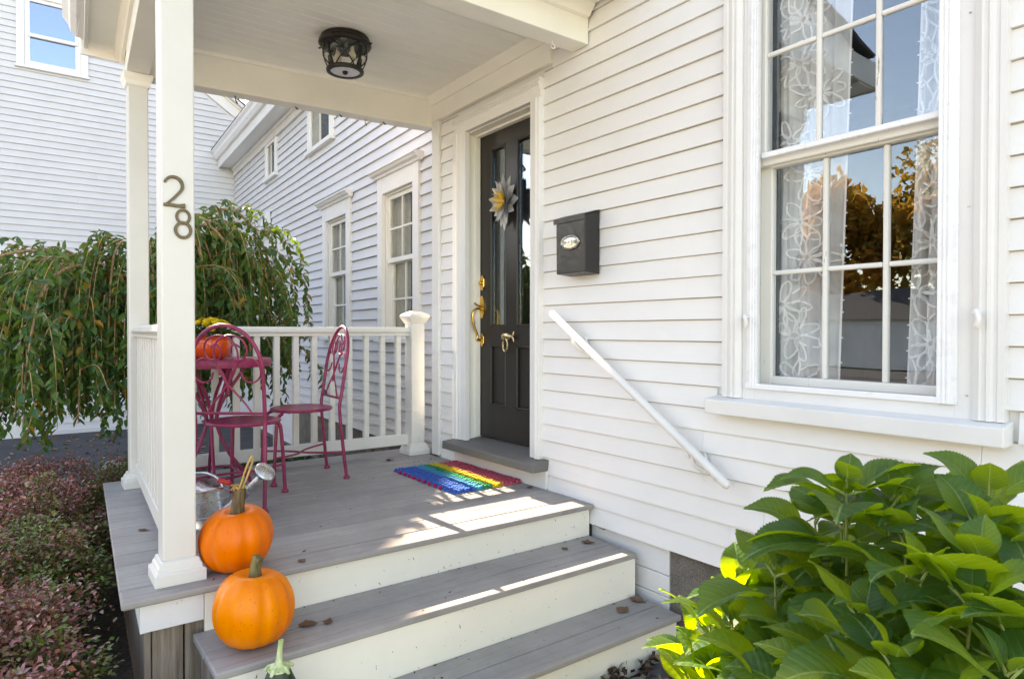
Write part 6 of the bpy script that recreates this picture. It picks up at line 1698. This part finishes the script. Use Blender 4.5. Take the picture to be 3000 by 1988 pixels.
# ================================================================== ACROSS THE STREET (seen in the window glass)
tree_m = leafmat('autumn_tree_foliage', [(0.14, 0.20, 0.03), (0.28, 0.25, 0.04), (0.52, 0.25, 0.03), (0.64, 0.26, 0.03), (0.58, 0.34, 0.05)], (0.6, 0.33, 0.05), 0.4, 0.6, 'attr')
def street_tree(x, y, h, r, label, seed, tint):
    t = thing('autumn_tree', (x, y, gz(x, y)), label, 'tree', 'autumn trees across the street'); rr = np.random.default_rng(seed); ra = random.Random(seed)
    h *= 1.2; r *= 1.2; z0 = gz(x, y); b = MB(); b.tube([(x, y, z0 - 0.2), (x + 0.1, y, z0 + h * 0.35), (x, y + 0.1, z0 + h * 0.75)], [0.25, 0.18, 0.06], 8)
    for k in range(5):
        a = k * 1.3; b.tube([(x, y, z0 + h * 0.3 + k * 0.3), (x + r * 0.6 * math.cos(a), y + r * 0.6 * math.sin(a), z0 + h * 0.6 + k * 0.2)], [0.09, 0.03], 6)
    b.build('trunk', M['bark'], t, smooth=True)
    P_, R_ = [], []
    for k in range(34):
        a = ra.uniform(0, 6.28); q = ra.random() ** 0.6; zc = z0 + h * ra.uniform(0.32, 0.98); k2 = 1 - abs((zc - z0) / h - 0.6) * 1.3
        cx, cy = x + r * q * math.cos(a) * k2, y + r * q * math.sin(a) * k2; s = ra.uniform(0.5, 0.95) * r * 0.42; tn = ra.uniform(-0.22, 0.22)
        m_ = 260; v = rr.normal(size=(m_, 3)); v = v / np.linalg.norm(v, axis=1, keepdims=True) * s * rr.random((m_, 1)) ** 0.4
        P_.append(v + np.array([cx, cy, zc])); R_.append(np.clip(tint + tn + rr.normal(size=m_) * 0.12, 0, 1))
    P_ = np.concatenate(P_); R_ = np.concatenate(R_); m_ = len(P_)
    tag(leaf_cloud('crown', tree_m, P_, rr.normal(size=(m_, 3)), rr.normal(size=(m_, 3)), rr.uniform(0.25, 0.5, m_), rr.uniform(0.2, 0.35, m_), R_, t, True), kind='stuff')
for i, (x, y, h, r, lab, ti) in enumerate([(-7, -33, 7.5, 3.2, 'rusty orange tree opposite the steps across the street', 0.7), (-13, -35, 8.5, 3.6, 'olive green tree across the street', 0.25), (-19, -34, 8.0, 3.5, 'golden brown tree across the street', 0.6), (-26, -36, 9.0, 4.0, 'tall dark orange tree across the street', 0.75), (0, -35, 8.0, 3.4, 'yellow green tree across the street', 0.4), (7, -36, 9.0, 3.8, 'bronze tree at the end of the street row', 0.65), (-33, -38, 9, 4, 'far green tree across the street', 0.3)]):
    street_tree(x, y, h, r, lab, 40 + i, ti)
hs = thing('street_house', (-12, -30, -0.6), 'low pale house with grey roof across the street', 'house')
MB().box(-20, -10, -32, -28.5, -0.7, 1.6).build('wall', M['clap_old'], hs)
b = MB(); b.prism([(-28.2, 1.55), (-30.2, 2.9), (-32.3, 1.55)], lambda u, v, w: (w, u, v), -20.4, -9.6); b.build('roof', M['roof'], hs)
for x in (-18.5, -16, -13.5, -11.5): MB().box(x - 0.45, x + 0.45, -28.52, -28.44, 0.1, 1.2).build('window', M['wingglass'], hs)
